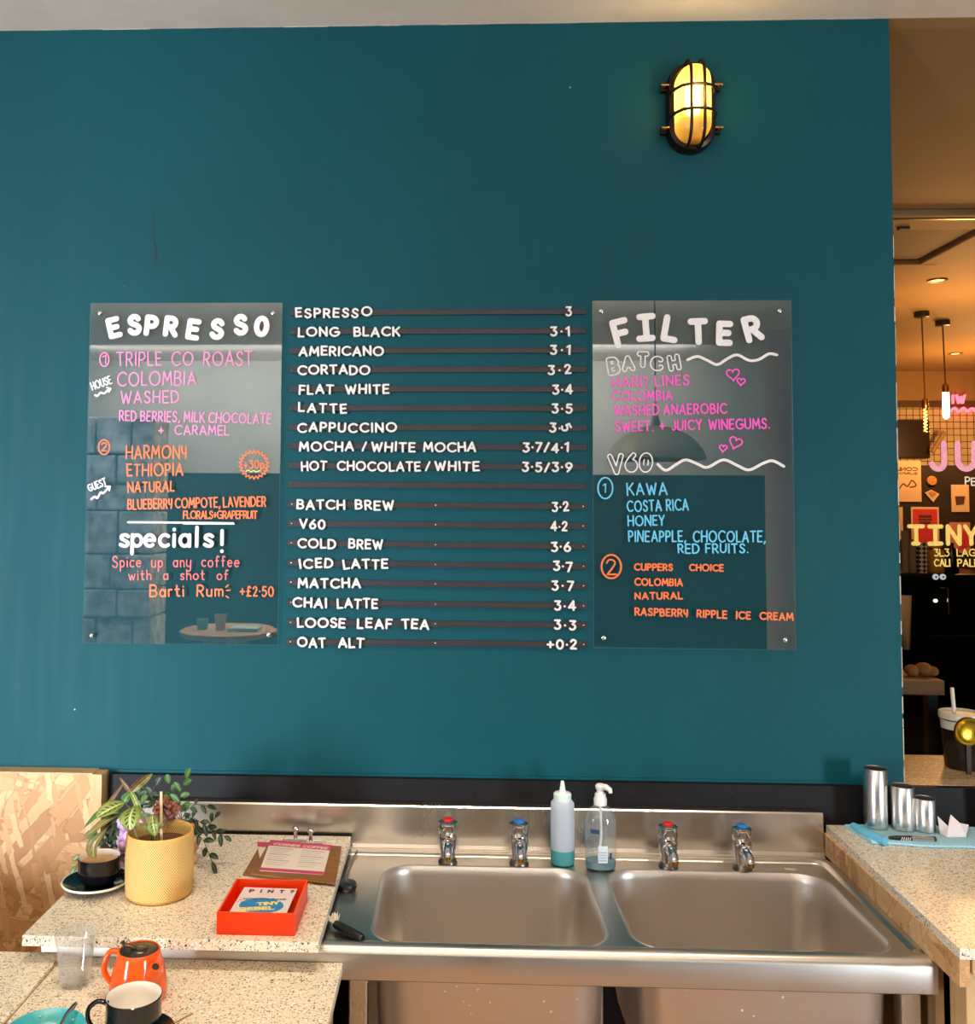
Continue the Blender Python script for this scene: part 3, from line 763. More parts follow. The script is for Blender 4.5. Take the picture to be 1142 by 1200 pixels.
def heart(cx, cy, s, rot):
    q = []
    for i in range(25):
        a = 2*PI*i/24
        x = 16*math.sin(a)**3/34*s; y = -(13*math.cos(a)-5*math.cos(2*a)-2*math.cos(3*a)-math.cos(4*a))/34*s
        c, s_ = math.cos(rot), math.sin(rot); q.append((cx+x*c-y*s_, cy+x*s_+y*c))
    mark(RP, 'marker_heart', 'hot', 'hot pink drawn heart', (q[:13], 1.7, False), (q[12:], 1.7, False))
heart(858.5, 438.5, 16, -.1); heart(868, 447, 10, .1); heart(847, 525, 9.5, .1); heart(861.5, 518.5, 16, .35)
cline(RP, 'cyan', [('KAWA', 735, 580, 781, 579, 13, 2), ('COSTA RICA', 735, 599.5, 806, 597.5, 12, 1.9), ('HONEY', 736, 616, 778, 615, 11, 1.9), ('PINEAPPLE, CHOCOLATE,', 736.5, 634.5, 896, 635, 12, 1.9, dict(space=.8)),
    ('RED FRUITS.', 794.5, 648, 876, 647.5, 10, 1.9), ('1', 706.5, 577, 709.5, 577, 10, 1.6)], 'sky blue')
mark(RP, 'marker_ring', 'cyan', 'sky blue ring round the number', (ring(709, 572, 8.6, 12.3), 1.8, False))
cline(RP, 'orange', [('CUPPERS CHOICE', 743.5, 668, 847, 669, 7, 1.9, dict(space=2.6)), ('COLOMBIA', 744, 685.5, 799, 686.5, 7.5, 1.9), ('NATURAL', 744, 702, 799, 701.5, 7, 1.9),
    ('RASPBERRy RIPPLE ICE CREAM', 744, 720.5, 928.5, 727, 7.8, 1.9, dict(space=1.2, alt={'y': 'y2'})), ('2', 710.5, 673.5, 721.5, 673.5, 17, 1.9)], 'orange')
mark(RP, 'marker_ring', 'orange', 'orange ring round the number', (ring(716, 664, 11.5, 13.8), 2, False))

# ================================================================== MENU RAILS AND LETTERS
ROWS = [  # name, left y, right y, [(word, x0, x1)], [(price, x0, x1)]
 ('ESPRESSO', 366.5, 365, [('ESPRESSO', 345.5, 437)], [('3', 662, 670)]),
 ('LONG BLACK', 388.7, 387.6, [('LONG', 349, 398), ('BLACK', 414, 469)], [('3·1', 643.5, 668)]),
 ('AMERICANO', 411.2, 410.3, [('AMERICANO', 350, 450)], [('3·1', 643, 669)]),
 ('CORTADO', 433.5, 432.8, [('CORTADO', 348.5, 434)], [('3·2', 640.5, 670)]),
 ('FLAT WHITE', 456, 456, [('FLAT', 350, 391.5), ('WHITE', 404, 456.5)], [('3·4', 646.5, 671)]),
 ('LATTE', 478, 478.6, [('LATTE', 349, 407)], [('3·5', 645.5, 671)]),
 ('CAPPUCCINO', 500.5, 501.5, [('CAPPUCCINO', 348, 465.5)], [('3·5', 643, 667.5)]),
 ('MOCHA/WHITE MOCHA', 522.6, 524.3, [('MOCHA', 350, 415), ('/', 423.5, 430), ('WHITE', 434.5, 487), ('MOCHA', 495.5, 558)], [('3·7/4·1', 612, 666.5)]),
 ('HOT CHOCOLATE/WHITE', 545.6, 547, [('HOT', 352.5, 383.5), ('CHOCOLATE', 394.5, 493), ('/', 497.5, 504.5), ('WHITE', 508.5, 562)], [('3·5/3·9', 611, 671)]),
 ('blank', 567.6, 570, [], []),
 ('BATCH BREW', 590.7, 593.5, [('BATCH', 347.5, 404.5), ('BREW', 415.5, 462)], [('3·2', 646, 666.5)]),
 ('V60', 613.3, 616.4, [('V60', 350.5, 381.5)], [('4·2', 644.5, 665)]),
 ('COLD BREW', 636.2, 640.3, [('COLD', 348.5, 394), ('BREW', 408, 449)], [('3·6', 645, 669)]),
 ('ICED LATTE', 659.5, 663.6, [('ICED', 350, 391), ('LATTE', 401.5, 455)], [('3·7', 647.5, 671)]),
 ('MATCHA', 682, 686.5, [('MATCHA', 348.5, 423)], [('3·7', 645, 673)]),
 ('CHAI LATTE', 705.8, 710, [('CHAI', 342.5, 383.5), ('LATTE', 394.5, 443)], [('3·4', 648.5, 675)]),
 ('LOOSE LEAF TEA', 729.3, 732.6, [('LOOSE', 348, 405), ('LEAF', 418, 460), ('TEA', 470, 503)], [('3·3', 648, 675.5)]),
 ('OAT ALT', 752, 755.2, [('OAT', 348, 382), ('ALT', 396, 427)], [('+0·2', 640, 676)])]
ORD = ['first', 'second', 'third', 'fourth', 'fifth', 'sixth', 'seventh', 'eighth', 'ninth', 'tenth']
random.seed(23)
LET = {}
def letter_mesh(k):
    if k not in LET:
        mb = MB(); fr = Frame((0, 0, 0), (1, 0, 0), (0, 0, 1), (0, -1, 0))
        draw(mb, fr, k, (0, 0), 9.9*PXM, 1.22*PXM, .0032)
        bmesh.ops.recalc_face_normals(mb.bm, faces=mb.bm.faces[:])
        me = bpy.data.meshes.new('menu_letter'); mb.bm.to_mesh(me); mb.bm.free(); me.materials.append(WHITEP); LET[k] = me
    return LET[k]
TILT = {('ESPRESSO', 0, 7): (0, 1.6), ('CAPPUCCINO', 1, 2): (-62, 1), ('LATTE', 0, 0): (0, 1.5), ('LONG BLACK', 0, 8): (-8, -1), ('ICED LATTE', 0, 0): (9, -.6)}
def run_letters(row, word, x0, x1, yl, yr, lab, price):
    a = Vector(PY(x0+1.2, yl+(yr-yl)*(x0-338)/350+.4, -.008)); b = Vector(PY(x1-1.2, yl+(yr-yl)*(x1-338)/350+.4, -.008))
    h = 9.9*PXM; items, s = layout(word, (b-a).length, h, .34)
    if len(word) == 1: items, s = [(word, (b-a).length/2-F[word][0]*h/2)], 1
    for i, (k, x) in enumerate(items):
        o = bpy.data.objects.new('menu_letter', letter_mesh(k)); COL.objects.link(o)
        gw = F[k][0]*h*s
        ang, dy = random.uniform(-4, 4), random.uniform(-.75, .75)
        if (row, int(price), i) in TILT: ang, dy = TILT[(row, int(price), i)]
        o.location = a+(b-a).normalized()*(x+gw/2)+Vector((0, 0, dy*PXM))
        o.scale = (max(.85, min(1.12, s)), 1, 1)
        o.rotation_euler = (0, -math.radians(ang), 0)
        kind = {'/': 'slash', '·': 'dot', '+': 'plus sign'}.get(k, ('digit '+k) if k.isdigit() else 'letter '+k)
        tag(o, f'white push-on {kind}, {ORD[i]} of {lab}', 'letter', 'white letters and digits on the menu rails')
for n, (row, yl, yr, words, prices) in enumerate(ROWS):
    xl = 340-4*n/17; xr = 686+2*n/17
    a = PY(xl, yl, -.004); b = PY(xr, yr, -.004)
    lab = f'charcoal letter rail holding the {row} line of the menu' if words else 'empty charcoal letter rail between the HOT CHOCOLATE and BATCH BREW lines'
    mid = (a+b)/2; mid.y = 0
    t = thing('menu_rail', mid, lab, 'rail', 'letter rails of the central menu')
    mb = MB(); L = (b-a).length; ang = math.atan2(b.z-a.z, b.x-a.x)
    for z0, z1, y0 in ((-.0066, .0066, -.0045), (-.0075, -.0052, -.0085), (.0052, .0075, -.0065)):
        mb.box((mid.x-L/2, y0, mid.z+z0), (mid.x+L/2, 0, mid.z+z1), 0, 0, Matrix.Rotation(-ang, 3, 'Y'), mid)
    mb.build('rail_body', RAILM, t)
    for fx in (.012, .497, .988):
        c = a.lerp(b, fx)
        mb = MB(); mb.lathe((c.x, -.0044, c.z), [(.0018, 0), (.0018, .0008), (.0008, .0012)], 10, rot=Matrix.Rotation(PI/2, 3, 'X')); mb.build('screw', BLACKPL if n < 10 else STEEL, t)
    seen = {}
    for wi, (wd, x0, x1) in enumerate(words):
        if wd == '/': lb = f'the {row} line, dividing its drinks'
        else:
            dup = [q for q in words if q[0] == wd]
            which = '' if len(dup) == 1 else ('left-hand ' if dup[0][1] == x0 else 'right-hand ')
            lb = f'the {which}word {wd} in the {row} line' if row != wd else f'the menu line {wd}'
        run_letters(row, wd, x0, x1, yl, yr, lb, False)
    for pr, x0, x1 in prices: run_letters(row, pr, x0, x1, yl, yr, f'the {row} price', True)

# ================================================================== BULKHEAD WALL LAMP
lc = PY(810.5, 124.5, -.03); lx, lz = lc.x, lc.z
t = thing('bulkhead_lamp', (lx, 0, lz), 'oval caged bulkhead lamp glowing on the teal wall near the ceiling', 'wall lamp')
def stad(hx, hz, y, n=14, dz=0):
    q = []
    for a0, s_ in ((0, 1), (180, -1)):
        for k in range(n+1):
            a = math.radians(a0+180*k/n); q.append(Vector((lx+hx*math.cos(a), y, lz+dz+s_*(hz-hx)+hx*math.sin(a))))
    return q
HX, HZ = .064, .122
mb = MB(); mb.rings([stad(HX, HZ, 0), stad(HX, HZ, -.02), stad(HX-.004, HZ-.004, -.034), stad(HX-.014, HZ-.014, -.038), stad(HX-.016, HZ-.016, -.02)], True, True, False); mb.build('body', DARKMETAL, t)
AMB = bpy.data.materials.new('ribbed_amber_glass'); q = NT(AMB); q.n.remove(q.b)
tr = q.new('ShaderNodeBsdfTransparent', i_Color=(1, .78, .36, 1)); tl = q.new('ShaderNodeBsdfTranslucent', i_Color=(1, .66, .22, 1)); gl = q.new('ShaderNodeBsdfGlossy', i_Roughness=.1)
m1 = q.new('ShaderNodeMixShader', i_0=.62); m2 = q.new('ShaderNodeMixShader', i_0=.06)
q.link(tr.outputs[0], m1.inputs[1]); q.link(tl.outputs[0], m1.inputs[2]); q.link(m1.outputs[0], m2.inputs[1]); q.link(gl.outputs[0], m2.inputs[2]); q.link(m2.outputs[0], q.out.inputs['Surface'])
mb = MB(); gx, gz = HX-.02, HZ-.02
rr = []
for d, f in ((-.02, 1), (-.045, 1), (-.06, .97), (-.072, .88), (-.079, .72), (-.083, .45), (-.084, .12)): rr.append(stad(gx*f, gz-(1-f)*gx, d))
mb.rings(rr, True, False, True); mb.build('glass_dome', AMB, t)
mb = MB(); mb.lathe((lx, -.04, lz-.035), [(.008, 0), (.017, .012), (.02, .04), (.02, .075), (.014, .092), (.004, .1)], 20); mb.build('bulb', emis('bulb_glow', (255, 226, 150), 30), t)
mb = MB(); mb.lathe((lx, -.04, lz-.075), [(.014, 0), (.014, .042)], 16); mb.build('bulb_socket', M('pale_socket', (200, 170, 130), .5), t)
def cage(p): return [Vector((lx+a, y, lz+c)) for a, y, c in p]
for dx in (-.017, .017):
    zz_ = HZ-.008
    mb = MB(); mb.tube(smooth3(cage([(dx, -.034, -zz_), (dx, -.062, -zz_+.003), (dx, -.082, -zz_+.016), (dx, -.092, -zz_+.038), (dx, -.095, -zz_+.07), (dx, -.095, 0), (dx, -.095, zz_-.07), (dx, -.092, zz_-.038), (dx, -.082, zz_-.016), (dx, -.062, zz_-.003), (dx, -.034, zz_)]), 3), .0042, 8); mb.build('cage_bar', DARKMETAL, t)
for dz in (-.032, .032):
    mb = MB(); mb.tube(cage([(-HX+.006, -.034, dz), (-.052, -.064, dz), (-.038, -.086, dz), (-.016, -.096, dz), (.016, -.096, dz), (.038, -.086, dz), (.052, -.064, dz), (HX-.006, -.034, dz)]), .0042, 8, up=(0, 0, 1)); mb.build('cage_bar', DARKMETAL, t)
for sx in (-1, 1):
    for sz in (-1, 1):
        mb = MB(); mb.box((lx+sx*.055, -.018, lz+sz*.058-.011), (lx+sx*.08, 0, lz+sz*.058+.011), .004)
        lug = mb.build('fixing_lug', DARKMETAL, t)
        mb = MB(); mb.lathe((lx+sx*.07, -.018, lz+sz*.058), [(.006, 0), (.006, .01), (.003, .014)], 12, rot=Matrix.Rotation(PI/2, 3, 'X')); mb.box((lx+sx*.07-.011, -.034, lz+sz*.058-.0025), (lx+sx*.07+.011, -.026, lz+sz*.058+.0025), .001); mb.build('wing_screw', BRASS, lug)
point_light('bulkhead_lamp_glow', (lx, -.11, lz+.01), 1.1, (1, .72, .32), .03)

# ================================================================== SINK UNIT
DZ = .90
sink = thing('sink_unit', (.03, -.33, 0), 'stainless steel double bowl sink unit with upstand below the menu wall', 'sink')
SX0, SX1, SYB, SYF = -.815, .936, -.075, -.585
B1 = (.079, -.375, .245, .2085); B2 = (.626, -.375, .262, .2085)       # centre x, y, half x, half y
def ring_edges(bm, pts):
    vs = [bm.verts.new(p) for p in pts]
    return [bm.edges.new((vs[i], vs[(i+1) % len(vs)])) for i in range(len(vs))]
mb = MB(); es = []
es += ring_edges(mb.bm, [(SX0, SYB, DZ), (SX1, SYB, DZ), (SX1, SYF, DZ), (SX0, SYF, DZ)])
for cx, cy, hx, hy in (B1, B2): es += ring_edges(mb.bm, rrect(cx, cy, hx, hy, .075, DZ, 10))
bmesh.ops.triangle_fill(mb.bm, edges=es, use_beauty=True)
mb.build('deck', STEEL, sink)
for cx, cy, hx, hy in (B1, B2):
    mb = MB()
    rr = []
    for ins, z in ((0, .90), (.0015, .9012), (.005, .9), (.008, .894), (.01, .88), (.018, .66), (.022, .635), (.034, .615), (.055, .606), (.1, .603)):
        rr.append(rrect(cx, cy, hx-ins, hy-ins, max(.075-ins*.4, .03), z, 10))
    mb.rings(rr, True, False, True)
    b = mb.build('bowl', BOWLM, sink)
    mb = MB(); mb.lathe((cx, cy, .603), [(.012, .001), (.03, .001), (.042, .004), (.045, .002), (.045, 0)], 28); mb.build('drain', CHROME, b)
# raised rim round the deck, upstand with folded top, rolled front rail
mb = MB()
for q in ([(SX0, -.082), (.86, -.082)], ):
    pass
path = [(SX0, -.092)]+[(.885+.04*math.sin(math.radians(a)), -.132+.04*math.cos(math.radians(a))) for a in range(0, 91, 15)]+[(.925, -.565)]
pth = [Vector((x, y, 0)) for x, y in path]; rings = []
for i, p in enumerate(pth):
    t_ = (pth[min(i+1, len(pth)-1)]-pth[max(i-1, 0)]).normalized(); n_ = Vector((-t_.y, t_.x, 0))
    rings.append([p+n_*o+Vector((0, 0, DZ+h)) for o, h in ((-.017, -.001), (-.012, .005), (-.004, .0072), (.006, .0072), (.013, .006), (.017, -.001))])
mb.rings(rings, False, True, True); mb.build('raised_rim', STEEL, sink)
mb = MB(); prof = [(-.075, .899), (-.066, .904), (-.062, .912), (-.060, .99), (-.060, 1.005), (-.057, 1.0085), (-.026, 1.0085), (-.024, 1.0), (-.024, .899)]
mb.rings([[Vector((x, y, z)) for y, z in prof] for x in (SX0, .934)], True, True, True, smooth=False); mb.build('upstand', STEELV, sink)
mb = MB(); prof = [(-.572, .897), (-.578, .9035), (-.590, .906), (-.601, .904), (-.608, .898), (-.611, .890), (-.611, .842), (-.606, .838), (-.58, .838), (-.575, .86)]
mb.rings([[Vector((x, y, z)) for y, z in prof] for x in (SX0, SX1)], True, True, True); mb.build('front_rail', STEEL, sink)
for x in (-.185, .352, .90):
    for y in (-.56, -.12):
        if x > .3 and x < .4 and y < -.5: continue
        mb = MB(); mb.box((x-.019, y-.019, .0), (x+.019, y+.019, .897), .003); mb.build('leg', STEELV, sink)
for px, py in ((434, 1009), (925, 1018)):
    p = PZ(px, py, .9015)
    mb = MB(); mb.box((p.x-.014, p.y-.004, .9), (p.x+.014, p.y+.004, .9012)); mb.build('maker_plate', M('pale_plate', (222, 200, 170), .4), sink)

# ------------------------------------------------------------------ pillar taps
RED = M('red_index', (206, 36, 34), .3); BLUE = M('blue_index', (44, 112, 190), .3)
def tap(px, py, dot, label):
    p = PZ(px, py, DZ); x, y = p.x, p.y
    t = thing('pillar_tap', (x, y, DZ), label, 'tap', 'pillar taps along the sink')
    mb = MB(); mb.lathe((x, y, DZ), [(.0235, 0), (.0235, .004), (.021, .009), (.0185, .013)], 24); mb.build('base_flange', DARKCH, t)
    mb = MB(); mb.lathe((x, y, DZ), [(.0175, .011), (.0185, .03), (.0215, .045), (.0225, .06), (.021, .07)], 24); mb.build('body', CHROME, t)
    mb = MB(); mb.tube([(x, y-.008, DZ+.046), (x, y-.034, DZ+.05), (x, y-.056, DZ+.045), (x, y-.066, DZ+.032)], [.0135, .013, .0115, .0105], 14); s_ = mb.build('spout', CHROME, t)
    mb = MB(); mb.lathe((x, y-.067, DZ+.0285), [(.0075, 0), (.0088, .006), (.0088, .01)], 14); mb.build('nozzle', BRASS, s_)
    mb = MB(); mb.lathe((x, y, DZ), [(.0185, .068), (.0222, .072), (.0238, .086), (.0228, .098), (.019, .101)], 6 if False else 24, fn=lambda a, z, r: r*(1+.05*math.cos(6*a))); h = mb.build('head', CHROME, t)
    mb = MB(); mb.lathe((x, y, DZ), [(.013, .1008), (.0135, .104), (.011, .1065), (.005, .1075)], 18); mb.build('index_cap', dot, h)
    return t
DARKCH = M('tarnished_chrome', (120, 112, 106), .3, 1, noise=.3, nscale=60)
tap(524.5, 1010.5, RED, 'chrome pillar tap with a red top, leftmost tap over the left bowl')
tap(608, 1012.5, BLUE, 'chrome pillar tap with a blue top, left of the squeeze bottle')
tap(782.7, 1016, RED, 'chrome pillar tap with a red top, right of the pump bottle')
tap(869.5, 1018.5, BLUE, 'chrome pillar tap with a blue top, rightmost over the right bowl')

# ------------------------------------------------------------------ bottles
def frosted(name, rgb, tr):
    m = bpy.data.materials.new(name); t = NT(m); b = t.b
    b.inputs['Base Color'].default_value = lin(rgb); b.inputs['Roughness'].default_value = .35
    tl = t.new('ShaderNodeBsdfTranslucent', i_Color=lin(rgb)); mx = t.new('ShaderNodeMixShader', i_0=tr)
    t.link(b.outputs[0], mx.inputs[1]); t.link(tl.outputs[0], mx.inputs[2]); t.link(mx.outputs[0], t.out.inputs['Surface'])
    return m
FROST = frosted('frosted_plastic', (226, 232, 240), .45); SOAPM = frosted('teal_soap', (96, 186, 188), .35); CAPW = M('mint_white_cap', (224, 240, 236), .4)
p = PZ(659, 1011.5, DZ); x, y = p.x, p.y
t = thing('squeeze_bottle', (x, y, DZ), 'frosted squeeze bottle with a cone nozzle and teal soap in its foot', 'bottle')
mb = MB(); mb.lathe((x, y, DZ), [(.027, .034), (.0292, .036), (.0292, .04), (.029, .135), (.0285, .146), (.024, .152), (.02, .154)], 32, cap0=False); mb.build('bottle_body', FROST, t)
mb = MB(); mb.lathe((x, y, DZ), [(.025, 0), (.0285, .003), (.0292, .012), (.0292, .0355), (.02, .036)], 32); mb.build('liquid_soap', SOAPM, t)
mb = MB(); mb.lathe((x, y, DZ), [(.0215, .150), (.0218, .168), (.019, .171), (.009, .172), (.0075, .176), (.0045, .196), (.0038, .199)], 24); mb.build('nozzle_cap', CAPW, t)
p = PZ(703.5, 1017.5, DZ); x, y = p.x, p.y
t = thing('pump_bottle', (x, y, DZ), 'clear pump soap bottle with a white pump head between the two bowls', 'bottle')
mb = MB(); mb.lathe((x, y, DZ), [(.03, 0), (.036, .004), (.0375, .02), (.0372, .11), (.034, .128), (.025, .143), (.016, .151), (.0135, .158)], 36, sx=1, sy=.72, cap0=True, cap1=False); mb.build('bottle_body', GLASSM, t)
mb = MB(); mb.lathe((x, y, DZ), [(.03, .002), (.035, .005), (.0362, .018), (.0362, .021)], 32, sy=.7); mb.build('liquid_soap', M('blue_green_liquid', (58, 128, 142), .15), t)
mb = MB(); mb.lathe((x, y, DZ), [(.0155, .152), (.016, .166), (.0135, .171), (.013, .178), (.009, .18), (.0085, .188), (.011, .189), (.0125, .197), (.008, .2015)], 22)
mb.tube([(x, y, DZ+.194), (x+.012, y-.012, DZ+.197), (x+.02, y-.022, DZ+.193), (x+.021, y-.024, DZ+.186)], [.008, .0075, .006, .0045], 10); mb.build('pump_head', WHITEP, t)
mb = MB(); mb.tube([(x, y, DZ+.16), (x+.002, y, DZ+.08), (x-.004, y+.004, DZ+.01)], .003, 8); mb.build('dip_tube', WHITEP, t)
def bott_label(zs, cols):
    for (z0, z1, a0, a1, c) in zs:
        mb = MB(); rr = []
        for z in (z0, z1): rr.append([Vector((x+.0381*math.cos(math.radians(a)), y+.0381*.73*math.sin(math.radians(a)), DZ+z)) for a in range(a0, a1+1, 5)])
        mb.rings(rr, False, False, False); mb.build('printed_label', cols[c], t)
LBL = (M('label_white', (226, 232, 238), .4), M('label_blue', (70, 130, 180), .4), M('label_navy', (40, 62, 100), .4))
bott_label([(.022, .062, 255, 290, 0), (.026, .030, 257, 288, 1), (.033, .036, 257, 288, 1), (.039, .042, 257, 288, 1), (.045, .048, 257, 288, 1), (.09, .1, 225, 260, 2), (.03, .045, 298, 312, 2)], LBL)

# ================================================================== WORKTOPS
WZ = .935
t = thing('speckled_worktop', (-.54, -.36, .903), 'speckled worktop laid over the left end of the sink, plants on it', 'worktop')
mb = MB(); mb.box((-.832, -.662, .915), (-.2535, -.078, WZ), .0012); mb.build('slab', TERR, t)
for y0 in (-.55, -.3, -.12):
    mb = MB(); mb.box((-.80, y0-.02, .9003), (-.29, y0+.02, .915)); mb.build('shade_batten', BLACKP, t)  # added supports, black so the gap's shadow is in their colour
RZ = .975
t = thing('speckled_worktop', (1.5, -.38, 0), 'speckled worktop on the right carrying steel tumblers on a blue cloth', 'worktop')
mb = MB(); mb.poly([(.9465, -.046, RZ), (2.7, -.046, RZ), (2.7, -.715, RZ), (.9235, -.715, RZ)], (0, 0, -1), .019); mb.build('slab', TERR, t)
mb = MB(); mb.poly([(.951, -.046, .9559), (.934+.004, -.046, .9559), (.926, -.708, .9559), (.945, -.708, .9559)], (0, 0, -1), .052); mb.build('side_board', OSBX, t)
mb = MB(); mb.box((.950, -.708, .925), (2.6, -.690, .9555), .001); mb.build('front_batten', PLY, t)
mb = MB(); mb.box((.962, -.66, 0), (1.005, -.60, .9555), .002); mb.build('leg', PLY, t)
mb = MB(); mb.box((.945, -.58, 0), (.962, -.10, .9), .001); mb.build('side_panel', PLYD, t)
mb = MB(); mb.box((1.02, -.6, 0), (2.6, -.56, .9)); mb.build('dark_interior_sheet', BLACKP, t)  # black sheet stands in for the shade inside the carcass
FZ = .875
t = thing('speckled_counter', (-.7, -.85, 0), 'speckled front counter slab carrying the orange teapot and cups', 'counter')
mb = MB(); mb.box((-.768, -1.25, FZ-.02), (-.212, -.6125, FZ), .0012); mb.build('slab', TERR, t)
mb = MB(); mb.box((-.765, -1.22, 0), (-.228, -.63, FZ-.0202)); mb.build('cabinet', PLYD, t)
t = thing('speckled_counter', (-1.3, -.85, 0), 'raised speckled counter slab at the lower left, beside the drinking glass', 'counter')
mb = MB(); mb.box((-1.8, -1.25, FZ-.02), (-.7695, -.6125, FZ+.006), .0012); mb.build('slab', TERR, t)
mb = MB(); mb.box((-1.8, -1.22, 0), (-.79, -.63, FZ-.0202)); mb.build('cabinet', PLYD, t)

# ------------------------------------------------------------------ right worktop: cloth, tumblers, opener, napkin
CLOTH = M('pale_blue_cloth', (164, 212, 230), .95, noise=.1, nscale=220, bump=.5)
t = thing('folded_cloth', (1.15, -.12, RZ), 'pale blue folded cloth under the steel tumblers', 'cloth')
def cloth_sheet(z, th, xa, xb, ya, yb, seed, amp):
    random.seed(seed); rings = []
    nx = 26
    mbx = MB(); grid = []
    for i in range(nx+1):
        u = i/nx; xx = xa+(xb-xa)*u
        wob = .004*math.sin(u*9+seed)+.003*math.sin(u*23)
        rows = []
        yA, yB = ya+wob-.012*math.sin(u*PI), yb+.004*math.sin(u*7)
        for (yy, zz) in ((yA+.002, z), (yA-.003, z+th*.35), (yA-.002, z+th*.75), (yA+.004, z+th), (yA*.6+yB*.4, z+th+amp*math.sin(u*14)**2*.3), (yA*.3+yB*.7, z+th), (yB-.004, z+th), (yB, z+th*.5), (yB, z)):
            rows.append(Vector((xx-(yy-ya)*.12, yy, zz)))
        grid.append(rows)
    mbx.rings(grid, False, True, True); return mbx
cloth_sheet(RZ, .009, 1.0, 1.60, -.185, -.062, 2, .002).build('lower_fold', CLOTH, t)
mb = MB(); mb.tube([(.998, -.085, RZ+.012), (1.0, -.115, RZ+.0125), (1.006, -.145, RZ+.0125), (1.015, -.17, RZ+.012), (1.028, -.192, RZ+.0105)], [.008, .0105, .011, .0115, .0095], 12, flat=1.0, up=(0, 0, 1)); mb.build('rolled_edge', M('bright_blue_cloth', (104, 190, 226), .95, noise=.1, nscale=220, bump=.5), t)
CT = RZ+.0093
def tumbler(px, py, r, top_py, label):
    p = PZ(px, py, CT); x, y = p.x, p.y
    zt = PY(px, top_py, y).z-CT
    t = bpy.data.objects.new
    mb = MB(); mb.lathe((x, y, CT), [(r-.003, 0), (r, .002), (r, zt-.001), (r-.0006, zt), (r-.0016, zt-.001), (r-.0016, .004), (.004, .003)], 40)
    o = mb.build('steel_tumbler', TUMB, None, loc=(x, y, CT)); tag(o, label, 'tumbler', 'steel tumblers on the blue cloth'); return o
tumbler(1026, 969, .0275, 900, 'tallest straight steel tumbler, at the left end of the blue cloth')
tumbler(1057.5, 971, .0275, 920.5, 'middle height steel tumbler, standing between the tall and short ones')
tumbler(1083.5, 973, .0252, 935, 'shortest steel tumbler, next to the crumpled napkin')
a = PZ(1041, 981.5, CT+.004); b = PZ(1096, 983.5, CT+.004)
t = thing('bottle_opener', a.lerp(b, .5), 'black and steel bottle opener lying on the blue cloth', 'opener')
mb = MB(); mb.tube([a, a.lerp(b, .2), a.lerp(b, .48)], [.0035, .0062, .0062], 10); mb.build('ribbed_grip', BLACKPL, t)
mb = MB(); mb.tube([a.lerp(b, .48), a.lerp(b, .95)], [.0062, .0062], 10); mb.build('steel_body', CHROME, t)
mb = MB(); mb.tube([a.lerp(b, .95), b], [.0064, .006], 10); mb.build('end_cap', BLACKPL, t)
for k in range(5):
    c = a.lerp(b, .24+k*.045); mb = MB(); mb.tube([c+Vector((0, -.0064, -.004)), c+Vector((.003, -.0066, .004))], .0008, 6); mb.build('grip_line', WHITEP, t)
NAP = M('napkin_paper', (228, 216, 216), .8, noise=.05, nscale=60, bump=.2)
c = PZ(1117, 979, CT); mb = MB()
NV = dict(A=(-.036, .004, .001), B=(-.040, .008, .050), C=(-.018, -.008, .026), D=(-.002, .010, .054), E=(.014, -.008, .036), F=(.048, .010, .026), G=(.026, -.016, 0), H=(-.028, -.018, 0), I=(-.004, .03, .002), J=(.03, .03, .001))
for f_ in ('ABC', 'HAC', 'HCEG', 'CDE', 'EFG', 'BIC', 'DCI', 'DIJ', 'DJE', 'EJF', 'BAI'):
    mb.poly([c+Vector(NV[q])*.85+Vector((0, 0, .0008)) for q in f_], (0, .2, .9), .0005)
o = mb.build('crumpled_napkin', NAP, None, loc=(c.x, c.y, CT)); tag(o, 'crumpled pinkish white paper napkin on the blue cloth', 'napkin')

# ------------------------------------------------------------------ left worktop: woven pot with a prayer plant
def lathe_at(name, mat, parent, c, prof, seg=44, **k):
    mb = MB(); mb.lathe(c, prof, seg, **k); return mb.build(name, mat, parent)
pc = PZ(186.5, 1047, WZ); px_, py_ = pc.x, pc.y
plant = thing('potted_prayer_plant', (px_, py_, WZ), 'prayer plant in a straw yellow woven pattern pot', 'plant')
POT = bpy.data.materials.new('straw_woven_ceramic'); q = NT(POT)
sx_ = q.new('ShaderNodeSeparateXYZ'); q.link(q.coord(), sx_.inputs[0])
an = q.math('MULTIPLY', q.math('ARCTAN2', sx_.outputs[1], sx_.outputs[0]), 46.0)
vz = q.math('MULTIPLY', sx_.outputs[2], PI/.0062)
ws = q.math('MULTIPLY', q.math('COSINE', q.math('ADD', an, vz)), q.math('COSINE', q.math('SUBTRACT', an, vz)))
wh = q.math('ABSOLUTE', ws)
inside = q.math('MULTIPLY', q.math('GREATER_THAN', sx_.outputs[2], .005), q.math('LESS_THAN', sx_.outputs[2], .129))
q.link(q.mix(inside, lin((218, 172, 84)), q.ramp(wh, [(.0, lin((178, 126, 54))), (.35, lin((222, 178, 92))), (.8, lin((250, 222, 150)))])), q.b.inputs['Base Color'])
q.b.inputs['Roughness'].default_value = .5
q.bump(q.math('MULTIPLY', wh, inside), .6, .002)
R0 = .0705
prof = [(.058, 0), (.066, .002), (.0685, .007)]+[(R0+.0018*math.sin(PI*k/22), .008+.122*k/22) for k in range(23)]+[(.070, .132), (.0685, .135), (.066, .134), (.0645, .128), (.063, .10), (.005, .10)]
lathe_at('woven_pot', POT, plant, (px_, py_, WZ), prof, 96)
lathe_at('soil', M('dark_soil', (98, 62, 34), .95, noise=.5, nscale=120, bump=.8), plant, (px_, py_, WZ), [(.0628, .101), (.0628, .108), (.03, .111), (.002, .112)], 32)
